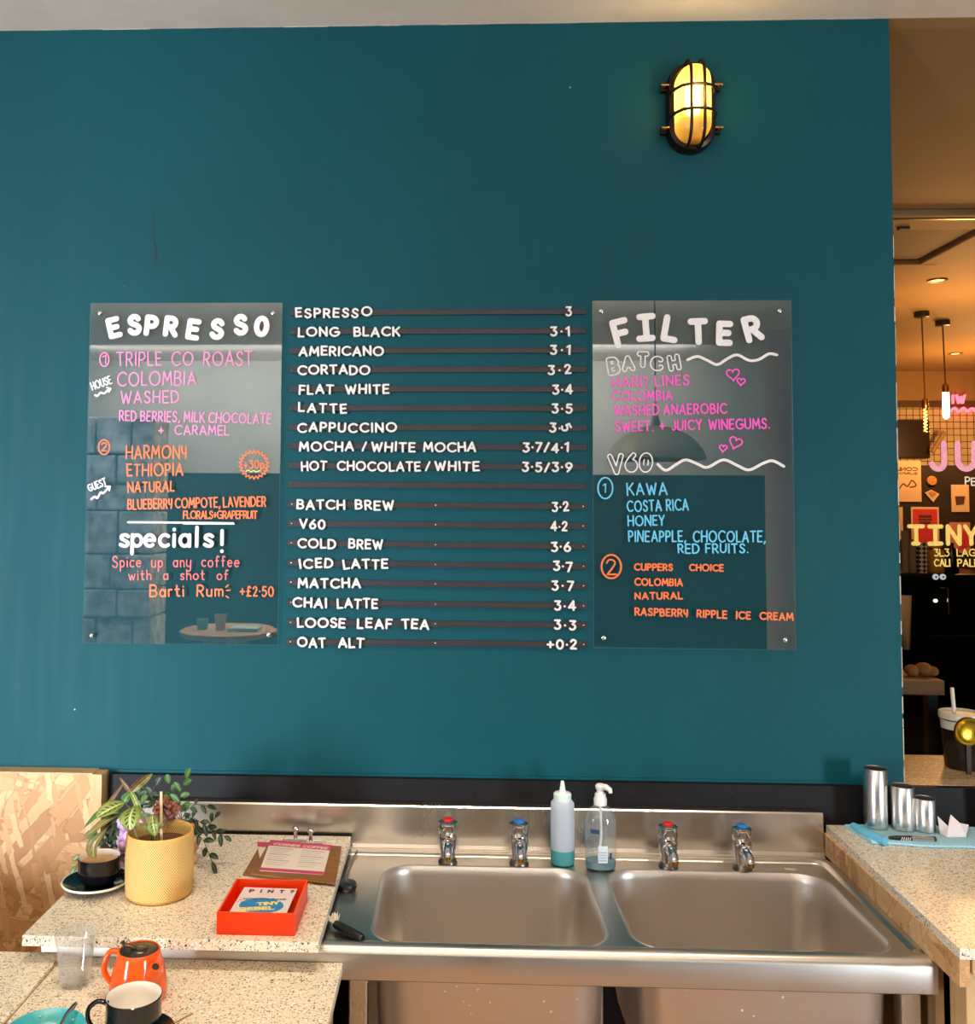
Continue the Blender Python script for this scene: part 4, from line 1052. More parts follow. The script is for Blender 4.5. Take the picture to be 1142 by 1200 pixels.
LEAFP = leaf_mat('prayer_leaf', (150, 164, 78), (112, 132, 52), (36, 52, 26), (214, 218, 150))
LEAFO = leaf_mat('old_leaf', (134, 124, 66), (110, 96, 50), (92, 84, 48), (176, 160, 100))
LEAFB = leaf_mat('dry_leaf', (128, 92, 62), (104, 70, 48), (96, 66, 46), (170, 140, 110))
LEAFG = leaf_mat('dark_leaf', (44, 66, 40), (26, 48, 32), (34, 56, 36), (84, 108, 70))
LEAFY = leaf_mat('fresh_leaf', (82, 124, 56), (58, 100, 46), (62, 104, 48), (130, 160, 90))
def leaf(parent, pts, W, mat, cup=.25, roll=0.0, face=(0, -1, .35), name='leaf', peak=.5):
    """a leaf along the spine pts, blade turned to face `face`, folded along the midrib"""
    P = [Vector(q) for q in pts]
    # resample
    n = 10; sp = []
    for i in range(n+1):
        tt = i/n*(len(P)-1); k = min(int(tt), len(P)-2); f = tt-k
        a_, b_, c_, d_ = P[max(k-1, 0)], P[k], P[k+1], P[min(k+2, len(P)-1)]
        sp.append(.5*(2*b_+(c_-a_)*f+(2*a_-5*b_+4*c_-d_)*f*f+(3*b_-a_-3*c_+d_)*f**3))
    off = origin(parent); verts = []; uvs = []; m = 6
    for i, q in enumerate(sp):
        tg = (sp[min(i+1, n)]-sp[max(i-1, 0)]).normalized(); nf = Vector(face); nf = (nf-tg*nf.dot(tg)).normalized(); sd = tg.cross(nf)
        s_ = i/n; e = math.log(.5)/math.log(peak); wv = W*.5*max(.02, math.sin(PI*s_**e))**.85
        for j in range(m+1):
            v = j/m*2-1
            ang = roll*s_
            ds = sd*math.cos(ang)+nf*math.sin(ang)
            verts.append(q+ds*v*wv-nf*abs(v)*wv*-cup-off+nf*.0004*math.sin(i*2.3+j)); uvs.append((j/m, s_))
    faces = []
    for i in range(n):
        for j in range(m):
            a0 = i*(m+1)+j; faces.append((a0, a0+1, a0+m+2, a0+m+1))
    me = bpy.data.meshes.new(name); me.from_pydata([tuple(v) for v in verts], [], faces); ul = me.uv_layers.new()
    for lp in me.loops: ul.data[lp.index].uv = uvs[lp.vertex_index]
    for f_ in me.polygons: f_.use_smooth = True
    me.materials.append(mat)
    o = bpy.data.objects.new(name, me); COL.objects.link(o); o.parent = parent
    sm = o.modifiers.new('thickness', 'SOLIDIFY'); sm.thickness = .0006
    return o
def c1(x, y, Y): return PY(60+x/5.19, 890+y/5.19, Y)
yp = py_
STEMM = M('green_stem', (150, 150, 80), .5); 
def stem(parent, pts, r=.0013, mat=None, name='stem'):
    mb = MB(); mb.tube(pts, r, 6); return mb.build(name, mat or STEMM, parent)
def cb(Y=None): return Vector((px_+random.uniform(-.02, .02), py_+random.uniform(-.02, .01), WZ+.106))
random.seed(9)
leaf(plant, [c1(445, 262, yp-.03), c1(360, 300, yp-.055), c1(272, 352, yp-.075)], .034, LEAFP, .3, face=(-.2, -.8, .6))
leaf(plant, [c1(505, 285, yp-.05), c1(480, 350, yp-.085), c1(478, 432, yp-.095)], .043, LEAFP, .2, face=(0, -1, .3))
leaf(plant, [c1(430, 330, yp-.04), c1(330, 380, yp-.075), c1(185, 492, yp-.09)], .017, LEAFO, .5, face=(-.2, -.7, .7))
leaf(plant, [c1(398, 345, yp-.04), c1(320, 440, yp-.075), c1(262, 520, yp-.085), c1(258, 608, yp-.08)], .03, LEAFO, .45, face=(-.4, -1, .2), peak=.75)
leaf(plant, [c1(325, 285, yp+.03), c1(380, 230, yp+.02), c1(440, 146, yp+.03)], .009, LEAFB, .5)
leaf(plant, [c1(505, 240, yp-.02), c1(460, 170, yp-.02), c1(415, 108, yp-.01)], .008, LEAFB, .4)
leaf(plant, [c1(480, 205, yp+.01), c1(540, 150, yp+.01), c1(615, 86, yp+.02)], .016, LEAFO, .6, face=(.3, -1, 0))
leaf(plant, [c1(470, 195, yp+.02), c1(530, 140, yp+.02), c1(590, 92, yp+.03)], .012, LEAFB, .6, face=(.3, -1, .2))
leaf(plant, [c1(490, 200, yp-.02), c1(455, 235, yp-.03), c1(440, 265, yp-.03)], .02, LEAFY, .3)
leaf(plant, [c1(480, 190, yp-.02), c1(510, 245, yp-.04), c1(540, 330, yp-.05)], .012, LEAFP, .4)
leaf(plant, [c1(420, 330, yp-.02), c1(300, 330, yp-.02), c1(200, 415, yp-.0)], .02, LEAFY, .3, face=(-.2, -.6, .8))
leaf(plant, [c1(280, 440, yp-.03), c1(240, 455, yp-.04), c1(205, 470, yp-.04)], .018, LEAFY, .2)
leaf(plant, [c1(615, 330, yp-.035), c1(620, 400, yp-.05), c1(635, 468, yp-.05)], .022, LEAFP, .3, face=(.2, -1, 0))
leaf(plant, [c1(700, 350, yp-.0), c1(665, 380, yp-.03), c1(640, 425, yp-.04)], .024, LEAFO, .3, face=(.2, -1, .2))
for e, Y in (((445, 262), yp-.03), ((505, 285), yp-.05), ((430, 330), yp-.04), ((398, 345), yp-.04), ((480, 205), yp+.01), ((505, 240), yp-.02), ((420, 330), yp-.02)):
    q = c1(*e, Y); b0 = cb(); stem(plant, [b0, b0.lerp(q, .5)+Vector((0, 0, .01)), q], .0012)
stem(plant, [c1(545, 520, yp-.045), c1(515, 450, yp-.05), c1(500, 400, yp-.05)], .0022, M('grey_stem', (112, 110, 84), .6))
WOODS = M('pale_wooden_stick', (222, 190, 142), .7, noise=.08, nscale=50)
t_ = thing('wooden_stick', c1(645, 470, yp), 'pale wooden stirrer standing in the woven plant pot', 'stick')
mb = MB(); a = Vector((px_+.012, py_-.03, WZ+.1125)); b = c1(668, 195, yp-.035); d = (b-a).normalized(); sd = Vector((.0028, 0, 0))
mb.rings([[q-sd+Vector((0, .0006, 0)), q+sd+Vector((0, .0006, 0)), q+sd-Vector((0, .0006, 0)), q-sd-Vector((0, .0006, 0))] for q in (a, b)], True, True, True, smooth=False); mb.build('stick', WOODS, t_)
# dried ruffled flower
t_ = thing('dried_flower', c1(690, 400, yp+.07), 'ruffled brown dried flower behind the woven pot', 'flower')
PETAL = leaf_mat('dry_petal', (150, 92, 62), (122, 66, 46), (120, 70, 50), (176, 120, 84)); PETALP = leaf_mat('dry_pink_petal', (168, 104, 100), (130, 70, 70), (120, 66, 64), (190, 130, 120))
cf = c1(690, 310, yp+.065)
for k in range(22):
    a = k*2.399; rr_ = .007+.020*(k/22)**.6
    dx, dz = math.cos(a), math.sin(a)
    base = cf+Vector((dx*.003, .004, dz*.003)); tip = cf+Vector((dx*rr_*1.15, -.016+.03*(k/22), dz*rr_*.95+.003))
    mid_ = base.lerp(tip, .55)+Vector((dx*.006, -.004, dz*.006))
    leaf(t_, [base, mid_, tip], .018, PETALP if k % 5 == 0 else PETAL, .35, roll=.5, face=(dx*.3, -1, dz*.3+.2), name='petal', peak=.65)
stem(t_, [cf, cf+Vector((0.004, .02, -.06)), c1(690, 560, yp+.1)], .002, M('dry_stem', (120, 84, 52), .8))

# bubble vases behind the pot
def bubble_vase(px, py, r, h, nb, rows, mats, label, ry=1.0):
    p = PZ(px, py, WZ); x, y = p.x, p.y
    t = thing('bubble_vase', (x, y, WZ), label, 'vase')
    lathe_at('vase_body', mats[0], t, (x, y, WZ), [(r*.7, 0), (r*.85, .004), (r*.86, h-.004), (r*.8, h), (r*.7, h-.003), (r*.68, .01)], 28)
    br = PI*r/nb*1.12
    for k in range(rows):
        mb = MB(); zc = br+(h-2*br)*k/(rows-1)
        for i in range(nb):
            a = 2*PI*(i+.5*(k % 2))/nb; mb.sphere((x+r*.86*math.cos(a), y+r*.86*math.sin(a), WZ+zc), br, 14, 8)
        mb.build('bubble_row', mats[k % len(mats)], t)
    return t, x, y
LILAC = M('lilac_glaze', (206, 168, 208), .2); LILAC2 = M('pink_lilac_glaze', (214, 160, 190), .2); PEACH = M('peach_glaze', (242, 196, 140), .25); PEACH2 = M('coral_glaze', (236, 146, 118), .25)
v1, v1x, v1y = bubble_vase(157, 1017, .034, .118, 9, 5, [LILAC, LILAC, LILAC2], 'lilac bubble vase behind the woven pot')
v2, v2x, v2y = bubble_vase(212, 1012, .031, .098, 8, 4, [PEACH, PEACH2], 'peach and coral bubble vase behind the right side of the woven pot')
def sprig(parent, pts, nl, L, W, mat, seed):
    random.seed(seed); P = [Vector(q) for q in pts]
    r_ = stem(parent, P, .0009, M('sprig_stem', (70, 76, 46), .6) if 'sprig_stem' not in bpy.data.materials else bpy.data.materials['sprig_stem'], 'sprig')
    for i in range(nl):
        f = (i+.8)/nl*(len(P)-1); k = min(int(f), len(P)-2); q = P[k].lerp(P[k+1], f-k); d = (P[k+1]-P[k]).normalized()
        sd = Vector((-d.z, 0, d.x))*(1 if i % 2 else -1)
        v = (d*.75+sd*random.uniform(.5, 1)+Vector((0, random.uniform(-.6, .3), random.uniform(-.3, .2)))).normalized() if i < nl-1 else d
        l = L*random.uniform(.75, 1.15)
        leaf(r_, [q, q+v*l*.5+Vector((0, -.001, .001)), q+v*l+Vector((0, -.001, -.003))], W*random.uniform(.8, 1.15), mat, .25, face=(random.uniform(-.5, .5), -1, random.uniform(-.1, .7)))
yv = v2y
top2 = Vector((v2x, v2y, WZ+.10))
def c1v(x, y, d=0.0): return c1(x, y, yv+d)
sprig(v2, [top2, c1v(860, 350, -.01), c1v(960, 420, -.02), c1v(1055, 470, -.02)], 12, .024, .0105, LEAFG, 1)
sprig(v2, [top2, c1v(850, 400, -.02), c1v(930, 500, -.04), c1v(980, 630, -.05)], 9, .026, .0115, LEAFG, 2)
sprig(v2, [top2, c1v(820, 310, .0), c1v(880, 270, .0), c1v(955, 285, .0)], 6, .02, .010, LEAFG, 3)
sprig(v2, [top2, c1v(870, 420, .01), c1v(950, 410, .01), c1v(1000, 350, .01)], 7, .022, .0095, LEAFG, 4)
sprig(v2, [top2, c1v(780, 250, .0), c1v(790, 190, .0), c1v(820, 110, .0)], 6, .03, .016, LEAFY, 5)
sprig(v2, [top2, c1v(740, 250, .02), c1v(725, 200, .02), c1v(715, 140, .02)], 4, .026, .015, LEAFY, 6)
sprig(v2, [top2, c1v(640, 260, .0), c1v(600, 220, .02), c1v(560, 180, .02)], 5, .028, .018, LEAFG, 7)
top1 = Vector((v1x, v1y, WZ+.118))
sprig(v1, [top1, c1(420, 420, v1y-.01), c1(350, 470, v1y-.02), c1(330, 590, v1y-.03)], 10, .02, .008, LEAFG, 8)
sprig(v1, [top1, c1(400, 400, v1y-.02), c1(375, 500, v1y-.035), c1(395, 580, v1y-.04)], 9, .02, .008, LEAFG, 9)
sprig(v1, [top1, c1(420, 380, v1y-.0), c1(330, 440, v1y-.02), c1(300, 540, v1y-.02)], 8, .02, .008, LEAFG, 10)
sprig(v1, [top1, c1(420, 430, v1y+.0), c1(300, 520, v1y-.01), c1(200, 572, v1y-.02), c1(150, 655, v1y-.03)], 6, .026, .014, LEAFY, 12)
sprig(v1, [top1, c1(560, 260, v1y), c1(600, 210, v1y), c1(640, 150, v1y)], 4, .024, .014, LEAFG, 13)
sprig(v1, [top1, c1(560, 330, v1y), c1(545, 270, v1y), c1(530, 200, v1y)], 4, .028, .017, LEAFY, 14)

# ------------------------------------------------------------------ cups, saucers
def saucer(c, r, mat, rim, name, label, grp=None):
    t = thing(name, c, label, 'saucer', grp)
    lathe_at('saucer_body', mat, t, c, [(r*.5, 0), (r*.55, .0005), (r*.62, .004), (r*.97, .016), (r*.955, .0185), (r*.6, .0085), (r*.42, .006), (r*.4, .0052), (.004, .005)], 48)
    if rim: lathe_at('glazed_rim', rim, t, c, [(r*.93, .0142), (r*.985, .0148), (r*1.0, .018), (r*.985, .0198), (r*.945, .0188)], 48, cap0=False, cap1=False)
    return t
def cup(c, r, h, mat, inner, label, hang, fill=None, rimw=True, foot=.5):
    t = thing('coffee_cup', c, label, 'cup')
    k = foot
    lathe_at('cup_body', mat, t, c, [(r*k, 0), (r*k*1.03, .003), (r*(k+.22), h*.2), (r*(k+.38), h*.45), (r*.965, h*.75), (r, h-.001), (r-.0015, h)], 44, cap1=False)
    lathe_at('cup_inside', inner, t, c, [(r-.0015, h), (r-.0035, h-.002), (r*.965-.0045, h*.75), (r*(k+.36)-.004, h*.45), (r*(k+.2)-.004, h*.22), (r*k*.6, h*.12), (.002, h*.11)], 44, cap0=False)
    if fill: lathe_at('coffee', fill, t, c, [(r*.955-.003, h*.80), (r*.95-.003, h*.803), (r*.5, h*.805), (.002, h*.805)], 40)
    a = math.radians(hang); dx, dy = math.cos(a), math.sin(a)
    mb = MB(); q = []
    for al, z in ((r*.88, .86), (r*1.25, .93), (r*1.55, .78), (r*1.55, .52), (r*1.3, .3), (r*.72, .22)): q.append((c[0]+dx*al, c[1]+dy*al, c[2]+h*z))
    q = [tuple(v) for v in q]
    mb.tube([Vector(v) for v in smooth3(q, 4)], .0052, 10, flat=.75); mb.build('handle', mat, t)
    return t
FOAM = M('milky_coffee', (206, 162, 108), .6, noise=.22, nscale=34)
RIMC = M('cream_rim', (226, 216, 202), .2)
sc = PZ(113, 1040, WZ)
saucer((sc.x, sc.y, WZ), .074, BLACKC, RIMC, 'saucer', 'black saucer with a cream rim under the milky coffee on the worktop')
cup((sc.x+.004, sc.y+.002, WZ+.0056), .0455, .062, BLACKC, RIMC, 'black cup of milky coffee beside the woven pot', 20, FOAM, foot=.62)

# ------------------------------------------------------------------ red tray with a card
def acrylic_red():
    m = bpy.data.materials.new('fluorescent_red_acrylic'); t = NT(m)
    t.b.inputs['Base Color'].default_value = lin((255, 80, 28)); t.b.inputs['Roughness'].default_value = .12
    tl = t.new('ShaderNodeBsdfTranslucent', i_Color=lin((255, 52, 26))); tr = t.new('ShaderNodeBsdfTransparent', i_Color=lin((255, 70, 60)))
    m1 = t.new('ShaderNodeMixShader', i_0=.38); m2 = t.new('ShaderNodeMixShader', i_0=.22)
    t.link(t.b.outputs[0], m1.inputs[1]); t.link(tl.outputs[0], m1.inputs[2]); t.link(m1.outputs[0], m2.inputs[1]); t.link(tr.outputs[0], m2.inputs[2]); t.link(m2.outputs[0], t.out.inputs['Surface'])
    return m
REDA = acrylic_red(); REDE = M('tray_edge', (255, 92, 30), .2)
tx0, tx1, ty0, ty1 = -.457, -.3035, -.6385, -.472
t = thing('acrylic_tray', ((tx0+tx1)/2, (ty0+ty1)/2, WZ), 'translucent orange red acrylic tray holding a printed card', 'tray')
W_ = .0035
mb = MB(); mb.box((tx0, ty0, WZ), (tx1, ty1, WZ+.004)); mb.build('tray_floor', REDA, t)
for nm, a, b in (('side_wall', (tx0, ty0, WZ+.004), (tx0+W_, ty1, WZ+.043)), ('side_wall', (tx1-W_, ty0, WZ+.004), (tx1, ty1, WZ+.043)), ('side_wall', (tx0+W_, ty0, WZ+.004), (tx1-W_, ty0+W_, WZ+.043)), ('side_wall', (tx0+W_, ty1-W_, WZ+.004), (tx1-W_, ty1, WZ+.043))):
    mb = MB(); mb.box(a, b)
    mb.bm.normal_update()
    for f in mb.bm.faces:
        if f.normal.z > .9: f.material_index = 1
    mb.build(nm, [REDA, REDE], t)
def c2(x, y, z): return PZ(230+x/5.19, 960+y/5.19, z)
CZ = WZ+.0305
card = thing('printed_card', (-.39, -.55, WZ+.004), 'white card reading PINT and NOW POURING inside the red tray', 'card')
mb = MB()
mb.box((-.437, -.622, WZ+.0042), (-.337, -.50, WZ+.0292)); mb.build('card_block', M('card_edge', (216, 196, 196), .6), card)
q = [c2(292, 413, CZ), c2(613, 424, CZ), c2(548, 572, CZ), c2(200, 566, CZ)]
mb = MB(); mb.poly(q, (0, 0, -1), .0012); mb.build('card_face', M('card_paper', (234, 218, 216), .5), card)
CF = Frame((0, 0, CZ+.0001), (1, 0, 0), (0, 1, 0), (0, 0, 1))
def cc(x, y): p = c2(x, y, CZ+.0002); return (p.x, p.y)
BINK = M('black_print', (26, 24, 28), .5); BLUEP = M('blue_print', (52, 134, 190), .5); YELP = M('yellow_print', (244, 222, 120), .5); REDP = M('red_print', (220, 60, 60), .5)
for k, x in (('P', 337), ('I', 394), ('N', 452), ('T', 520), ('?', 582)):
    mb = MB(); draw(mb, CF, k, cc(x, 436+(x-337)*.02), .0125, .0017, .0003, 1.0); mb.build('printed_letter', BINK, card)
mb = MB(); line(mb, CF, 'NOW POURING', cc(285, 487), cc(540, 491), .0062, .0007, .0003); mb.build('printed_line', BINK, card)
mb = MB(); mb.poly([Vector((*cc(395+135*math.cos(a*PI/18), 525+46*math.sin(a*PI/18)), CZ+.0001)) for a in range(36)], (0, 0, 1), .0003); mb.build('printed_oval', BLUEP, card)
for tx, x0, x1, y in (('TINY', 372, 500, 525), ('REBEL', 268, 470, 556)):
    mb = MB(); line(mb, Frame((0, 0, CZ+.0004), (1, 0, 0), (0, 1, 0), (0, 0, 1)), tx, cc(x0, y), cc(x1, y-8), .0125, .0022, .0003, jit=.02); mb.build('printed_line', YELP, card)
for x, y in ((268, 490), (256, 500), (275, 502)):
    mb = MB(); p = cc(x, y); mb.lathe((p[0], p[1], CZ), [(.0018, 0), (.0018, .0004)], 10); mb.build('printed_dot', REDP, card)

# ------------------------------------------------------------------ clipboards
BOARD = wood('hardboard', (128, 84, 44), (150, 102, 56), 0)
PAPER = M('menu_paper', (238, 222, 206), .6); PINKP = M('pink_print', (206, 72, 110), .6); GREYP = M('grey_print', (176, 160, 152), .6)
def clipboard(cn, zb, label, paper, clip, text):
    """cn: board corners in the plan, order back-left, back-right, front-right, front-left"""
    cx = sum(v.x for v in cn)/4; cy = sum(v.y for v in cn)/4
    t = thing('clipboard', (cx, cy, zb), label, 'clipboard', 'clipboards on the worktop')
    mb = MB(); mb.poly([(v.x, v.y, zb+.0035) for v in cn], (0, 0, -1), .0035); mb.build('board', BOARD, t)
    P = [Vector((v.x, v.y, 0)) for v in paper]
    def bl(u, v, z):
        a = P[3].lerp(P[2], u).lerp(P[0].lerp(P[1], u), v); return Vector((a.x, a.y, z))
    z0 = zb+.0037
    mb = MB(); mb.poly([bl(0, 0, z0+.0008), bl(1, 0, z0+.0008), bl(1, 1, z0+.0008), bl(0, 1, z0+.0008)], (0, 0, -1), .0008); sh = mb.build('menu_sheet', PAPER, t)
    z1 = z0+.0010
    for v0, v1 in ((.80, 1.0), (0, .09)):
        mb = MB(); mb.poly([bl(0, v0, z1), bl(1, v0, z1), bl(1, v1, z1), bl(0, v1, z1)], (0, 0, -1), .00015); mb.build('header_band' if v0 else 'footer_band', PINKP, sh)
    if text:
        U = (P[2]-P[3]).normalized(); V = Vector((-U.y, U.x, 0))
        a, b = bl(.07, .835, 0), bl(.95, .835, 0)
        mb = MB(); line(mb, Frame((0, 0, z1+.0001), (1, 0, 0), (0, 1, 0), (0, 0, 1)), text, (a.x, a.y), (b.x, b.y), .0125, .0013, .0002, jit=.0, gap=.3); mb.build('header_lettering', PAPER, sh)
        for col in (.05, .56):
            for r_ in range(9):
                mb = MB(); v = .72-.065*r_; l = .36-.1*((r_*7) % 3)/2; w_ = .012 if r_ % 3 else .02
                mb.poly([bl(col, v, z1), bl(col+l, v, z1), bl(col+l, v+w_, z1), bl(col, v+w_, z1)], (0, 0, -1), .0001); mb.build('printed_line', GREYP, sh)
    c = clip
    mb = MB(); mb.box((c.x-.03, c.y-.006, zb+.005), (c.x+.03, c.y+.012, zb+.009), .002); cp = mb.build('clip', CHROME, t)
    mb = MB(); mb.tube([(c.x, c.y+.006, zb+.008), (c.x, c.y+.006, zb+.028)], .0045, 12); mb.sphere((c.x, c.y+.006, zb+.031), .0085, 16, 10, sc=(1, .8, .85)); mb.build('clip_knob', CHROME, cp)
    return t
zA = WZ
cnA = [c2(395, 150, zA), c2(690, 180, zA), c2(700, 395, zA), c2(282, 345, zA)]
cnB = [c2(450, 128, zA+.01), c2(882, 165, zA+.01), c2(845, 388, zA+.01), c2(330, 330, zA+.01)]
clipboard(cnA, zA, 'lower brown clipboard sticking out left under the other one', [c2(368, 148, zA), c2(560, 160, zA), c2(520, 330, zA), c2(395, 310, zA)], c2(692, 142, zA+.005), '')
clipboard(cnB, zA+.0068, 'upper brown clipboard with a pink headed coffee menu sheet', [c2(452, 126, zA+.011), c2(820, 158, zA+.011), c2(772, 338, zA+.011), c2(385, 312, zA+.011)], c2(600, 128, zA+.012), 'CORNER COFFEE')

# ------------------------------------------------------------------ plug and brush on the drainer
p = PZ(400, 1042, DZ)
t = thing('sink_plug', (p.x, p.y, DZ), 'black rubber sink plug hanging by the worktop edge on its cord', 'plug')
pc_ = Vector((-.2485, p.y, .914))
lathe_at('plug_disc', BLACKPL, t, (-.238, p.y, .9005), [(.02, 0), (.023, .004), (.024, .011), (.022, .015), (.006, .016)], 28)
mb = MB(); mb.tube(smooth3([(-.238, p.y, .917), (-.244, p.y+.05, .913), (-.246, p.y+.11, .908), (-.24, -.13, .9045), (-.235, -.10, .9095)], 4), .0016, 6); mb.build('cord', M('grey_cord', (120, 116, 110), .4, .6), t)
a = PZ(393, 1083, DZ+.011); b = PZ(425, 1100, DZ+.009)
t = thing('cleaning_brush', a.lerp(b, .5), 'black handled brush with white bristles lying on the sink drainer', 'brush')
mb = MB(); mb.tube([a, a.lerp(b, .1), a.lerp(b, .5), a.lerp(b, .95), b], [.0075, .009, .0095, .0085, .006], 14); mb.build('handle', BLACKPL, t)
mb = MB(); random.seed(8); d = (a-b).normalized()
for k in range(70):
    v = (d*.6+Vector((random.uniform(-.6, .5), random.uniform(-.3, .6), random.uniform(-.1, 1.0)))).normalized()*random.uniform(.017, .023)
    s0 = a+Vector((random.uniform(-.004, .004), random.uniform(-.004, .004), random.uniform(-.003, .004)))
    e = s0+v; e.z = max(e.z, DZ+.002); mb.tube([s0, e], .0007, 4)
tag(mb.build('bristles', M('white_bristle', (230, 220, 200), .7), t), kind='stuff')

# ================================================================== FRONT COUNTER THINGS
# drinking glass
def glass_tumbler():
    c = PZ(87.5, 1153, FZ); x, y = c.x, c.y
    t = thing('drinking_glass', (x, y, FZ), 'empty clear faceted tumbler standing left of the orange teapot', 'glass')
    def facet(a, z, r): return r*(1-.022*(math.cos(9*a) > -2)*(1 if .012 < z < .07 else 0)*(1+math.cos(9*a))/2) if r > .01 else r
    prof = [(.022, 0), (.0262, .002), (.027, .006)]+[(.027+.0075*(k/14), .008+.064*k/14) for k in range(15)]+[(.0362, .08), (.0378, .092), (.0375, .0945), (.0362, .0935), (.0345, .08), (.0325, .07), (.0258, .016), (.023, .0105), (.002, .010)]
    lathe_at('glass_body', GLASST, t, (x, y, FZ), prof, 72, fn=facet)
GLASST = see_through('tumbler_glass', (.92, .925, .92, 1), 1.0, 1.7, .03, ((.85, .84, .82, 1), .09))
glass_tumbler()
# orange teapot
tp = PZ(163, 1112, .963); x, y = tp.x, tp.y
t = thing('teapot', (x, y, FZ), 'orange glazed teapot with a steel lid behind the white lined cup', 'teapot')
lathe_at('pot_body', ORANGEC, t, (x, y, FZ), [(.04, 0), (.047, .002), (.0505, .01), (.051, .022), (.048, .045), (.0425, .066), (.0385, .08), (.0372, .087), (.0355, .0885), (.034, .087), (.034, .07)], 48, cap1=False)
lathe_at('lid', M('steel_lid', (104, 92, 82), .25, .9), t, (x, y, FZ), [(.034, .083), (.0335, .086), (.03, .0875), (.016, .0865), (.014, .0885), (.006, .0895), (.002, .0895)], 36)
mb = MB(); mb.tube(smooth3([(x-.006, y, FZ+.0895), (x-.016, y-.002, FZ+.094), (x-.026, y-.004, FZ+.097), (x-.03, y-.004, FZ+.103)], 3), [.003]+[.0045]*7+[.0055, .005], 10, flat=.7); mb.build('lid_lever', M('brown_metal', (92, 70, 60), .35, .6), t)
mb = MB(); mb.tube(smooth3([(x-.034, y+.003, FZ+.08), (x-.052, y+.001, FZ+.082), (x-.062, y-.002, FZ+.066), (x-.061, y-.004, FZ+.045), (x-.048, y-.002, FZ+.026)], 5), .0065, 12, flat=.8); mb.build('handle', ORANGEC, t)
mb = MB(); mb.tube(smooth3([(x+.028, y-.022, FZ+.05), (x+.036, y-.03, FZ+.062), (x+.042, y-.036, FZ+.0745)], 4), [.017, .0165, .016, .0145, .0135, .0122, .0112, .0102, .0095], 16); sp_ = mb.build('spout', ORANGEC, t)
d = Vector((.006, -.006, .0125)).normalized(); e = Vector((x+.042, y-.036, FZ+.0745))
mb = MB(); mb.tube([e-d*.0005, e+d*.0006], [.0066, .0066], 16); mb.build('spout_shade_disc', M('spout_shade', (30, 14, 8), .6), sp_)  # dark disc, the shade of the spout's hole put into its colour
# white lined cup on its saucer
wc = PZ(157, 1166, .95); x, y = wc.x, wc.y
t = saucer((x+.006, y-.004, FZ), .066, BLACKC, None, 'saucer', 'glossy black saucer under the empty white lined cup')
cup((x, y, FZ+.0056), .0465, .07, BLACKC, WHITEC, 'empty black cup with a white inside, nearest the camera', 195, None, foot=.6)
a = PZ(206, 1197, FZ+.02); b = PZ(226, 1187.5, FZ+.03)
t = thing('stirring_stick', a, 'thin wooden stirring stick resting on the black saucer beside the cup', 'stick')
mb = MB(); mb.tube([a+(a-b)*.9-Vector((0, 0, .003)), b], [.0012, .0016], 6); mb.build('stick', M('dark_wooden_stick', (150, 110, 60), .6), t)
# teal bowl with a spoon
bc = PZ(52, 1207, FZ+.045); x, y = bc.x, bc.y
t = thing('teal_bowl', (x, y, FZ), 'teal bowl with small white dots inside at the bottom left', 'bowl')
lathe_at('bowl_body', TEALC, t, (x, y, FZ), [(.03, 0), (.033, .003), (.046, .015), (.058, .032), (.064, .046), (.0635, .0475), (.062, .046), (.056, .032), (.044, .016), (.03, .008), (.003, .006)], 48)
for a_, f in ((60, .9), (95, .8), (120, .93), (75, .72), (140, .78), (30, .82)):
    r_ = .062*f; z_ = .046-(.062-r_)*1.55+.0005
    q = Vector((x+r_*math.cos(math.radians(a_)), y+r_*math.sin(math.radians(a_)), FZ+z_))
    mb = MB(); mb.sphere(q, .0022, 10, 6, sc=(1, 1, .5)); mb.build('white_dot', WHITEC, t)  # small white dots set on the inner wall
a = PZ(78, 1188, FZ+.05); b = PZ(90, 1175, FZ+.062)
t = thing('spoon', a, 'dark spoon with its handle leaning out of the teal bowl', 'spoon')
mb = MB(); mb.tube([Vector((x+.006, y+.012, FZ+.0165)), a, a.lerp(b, .6), b], [.0025, .003, .0045, .0035], 10, flat=.6); mb.build('handle', M('dark_steel', (70, 70, 76), .3, .8), t)
mb = MB(); mb.sphere((x+.004, y+.004, FZ+.0125), .016, 16, 10, sc=(.8, 1, .28)); mb.build('spoon_bowl', bpy.data.materials['dark_steel'], t)

# ================================================================== ROOM BEYOND THE OPENING
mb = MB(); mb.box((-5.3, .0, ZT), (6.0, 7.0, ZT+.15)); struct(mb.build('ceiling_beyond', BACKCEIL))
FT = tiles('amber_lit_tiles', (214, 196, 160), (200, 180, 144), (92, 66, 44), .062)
mb = MB(); mb.box((.4, 6.5, 0), (6.0, 6.6, 2.74)); struct(mb.build('wall_far', FT))
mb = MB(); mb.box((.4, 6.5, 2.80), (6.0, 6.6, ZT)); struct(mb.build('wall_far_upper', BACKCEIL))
mb = MB(); mb.box((.4, 6.48, 2.74), (6.0, 6.6, 2.80)); struct(mb.build('trim_6', M('brown_band', (84, 58, 38), .6)))
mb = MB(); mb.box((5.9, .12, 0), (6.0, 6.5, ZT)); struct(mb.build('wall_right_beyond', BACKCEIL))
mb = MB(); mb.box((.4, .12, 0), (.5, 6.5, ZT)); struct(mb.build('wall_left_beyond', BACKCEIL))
mb = MB(); mb.box((XR, .055, ZB+.001), (2.9, .059, ZT+.02)); win = struct(mb.build('window_1', PANE), 'clear pane with painted lettering'); 
mb = MB(); mb.box((2.9, 0, 0), (5.9, .12, ZT)); struct(mb.build('wall_back_right', TEAL))
SILL = terrazzo('speckled_sill', lin((214, 180, 136)))
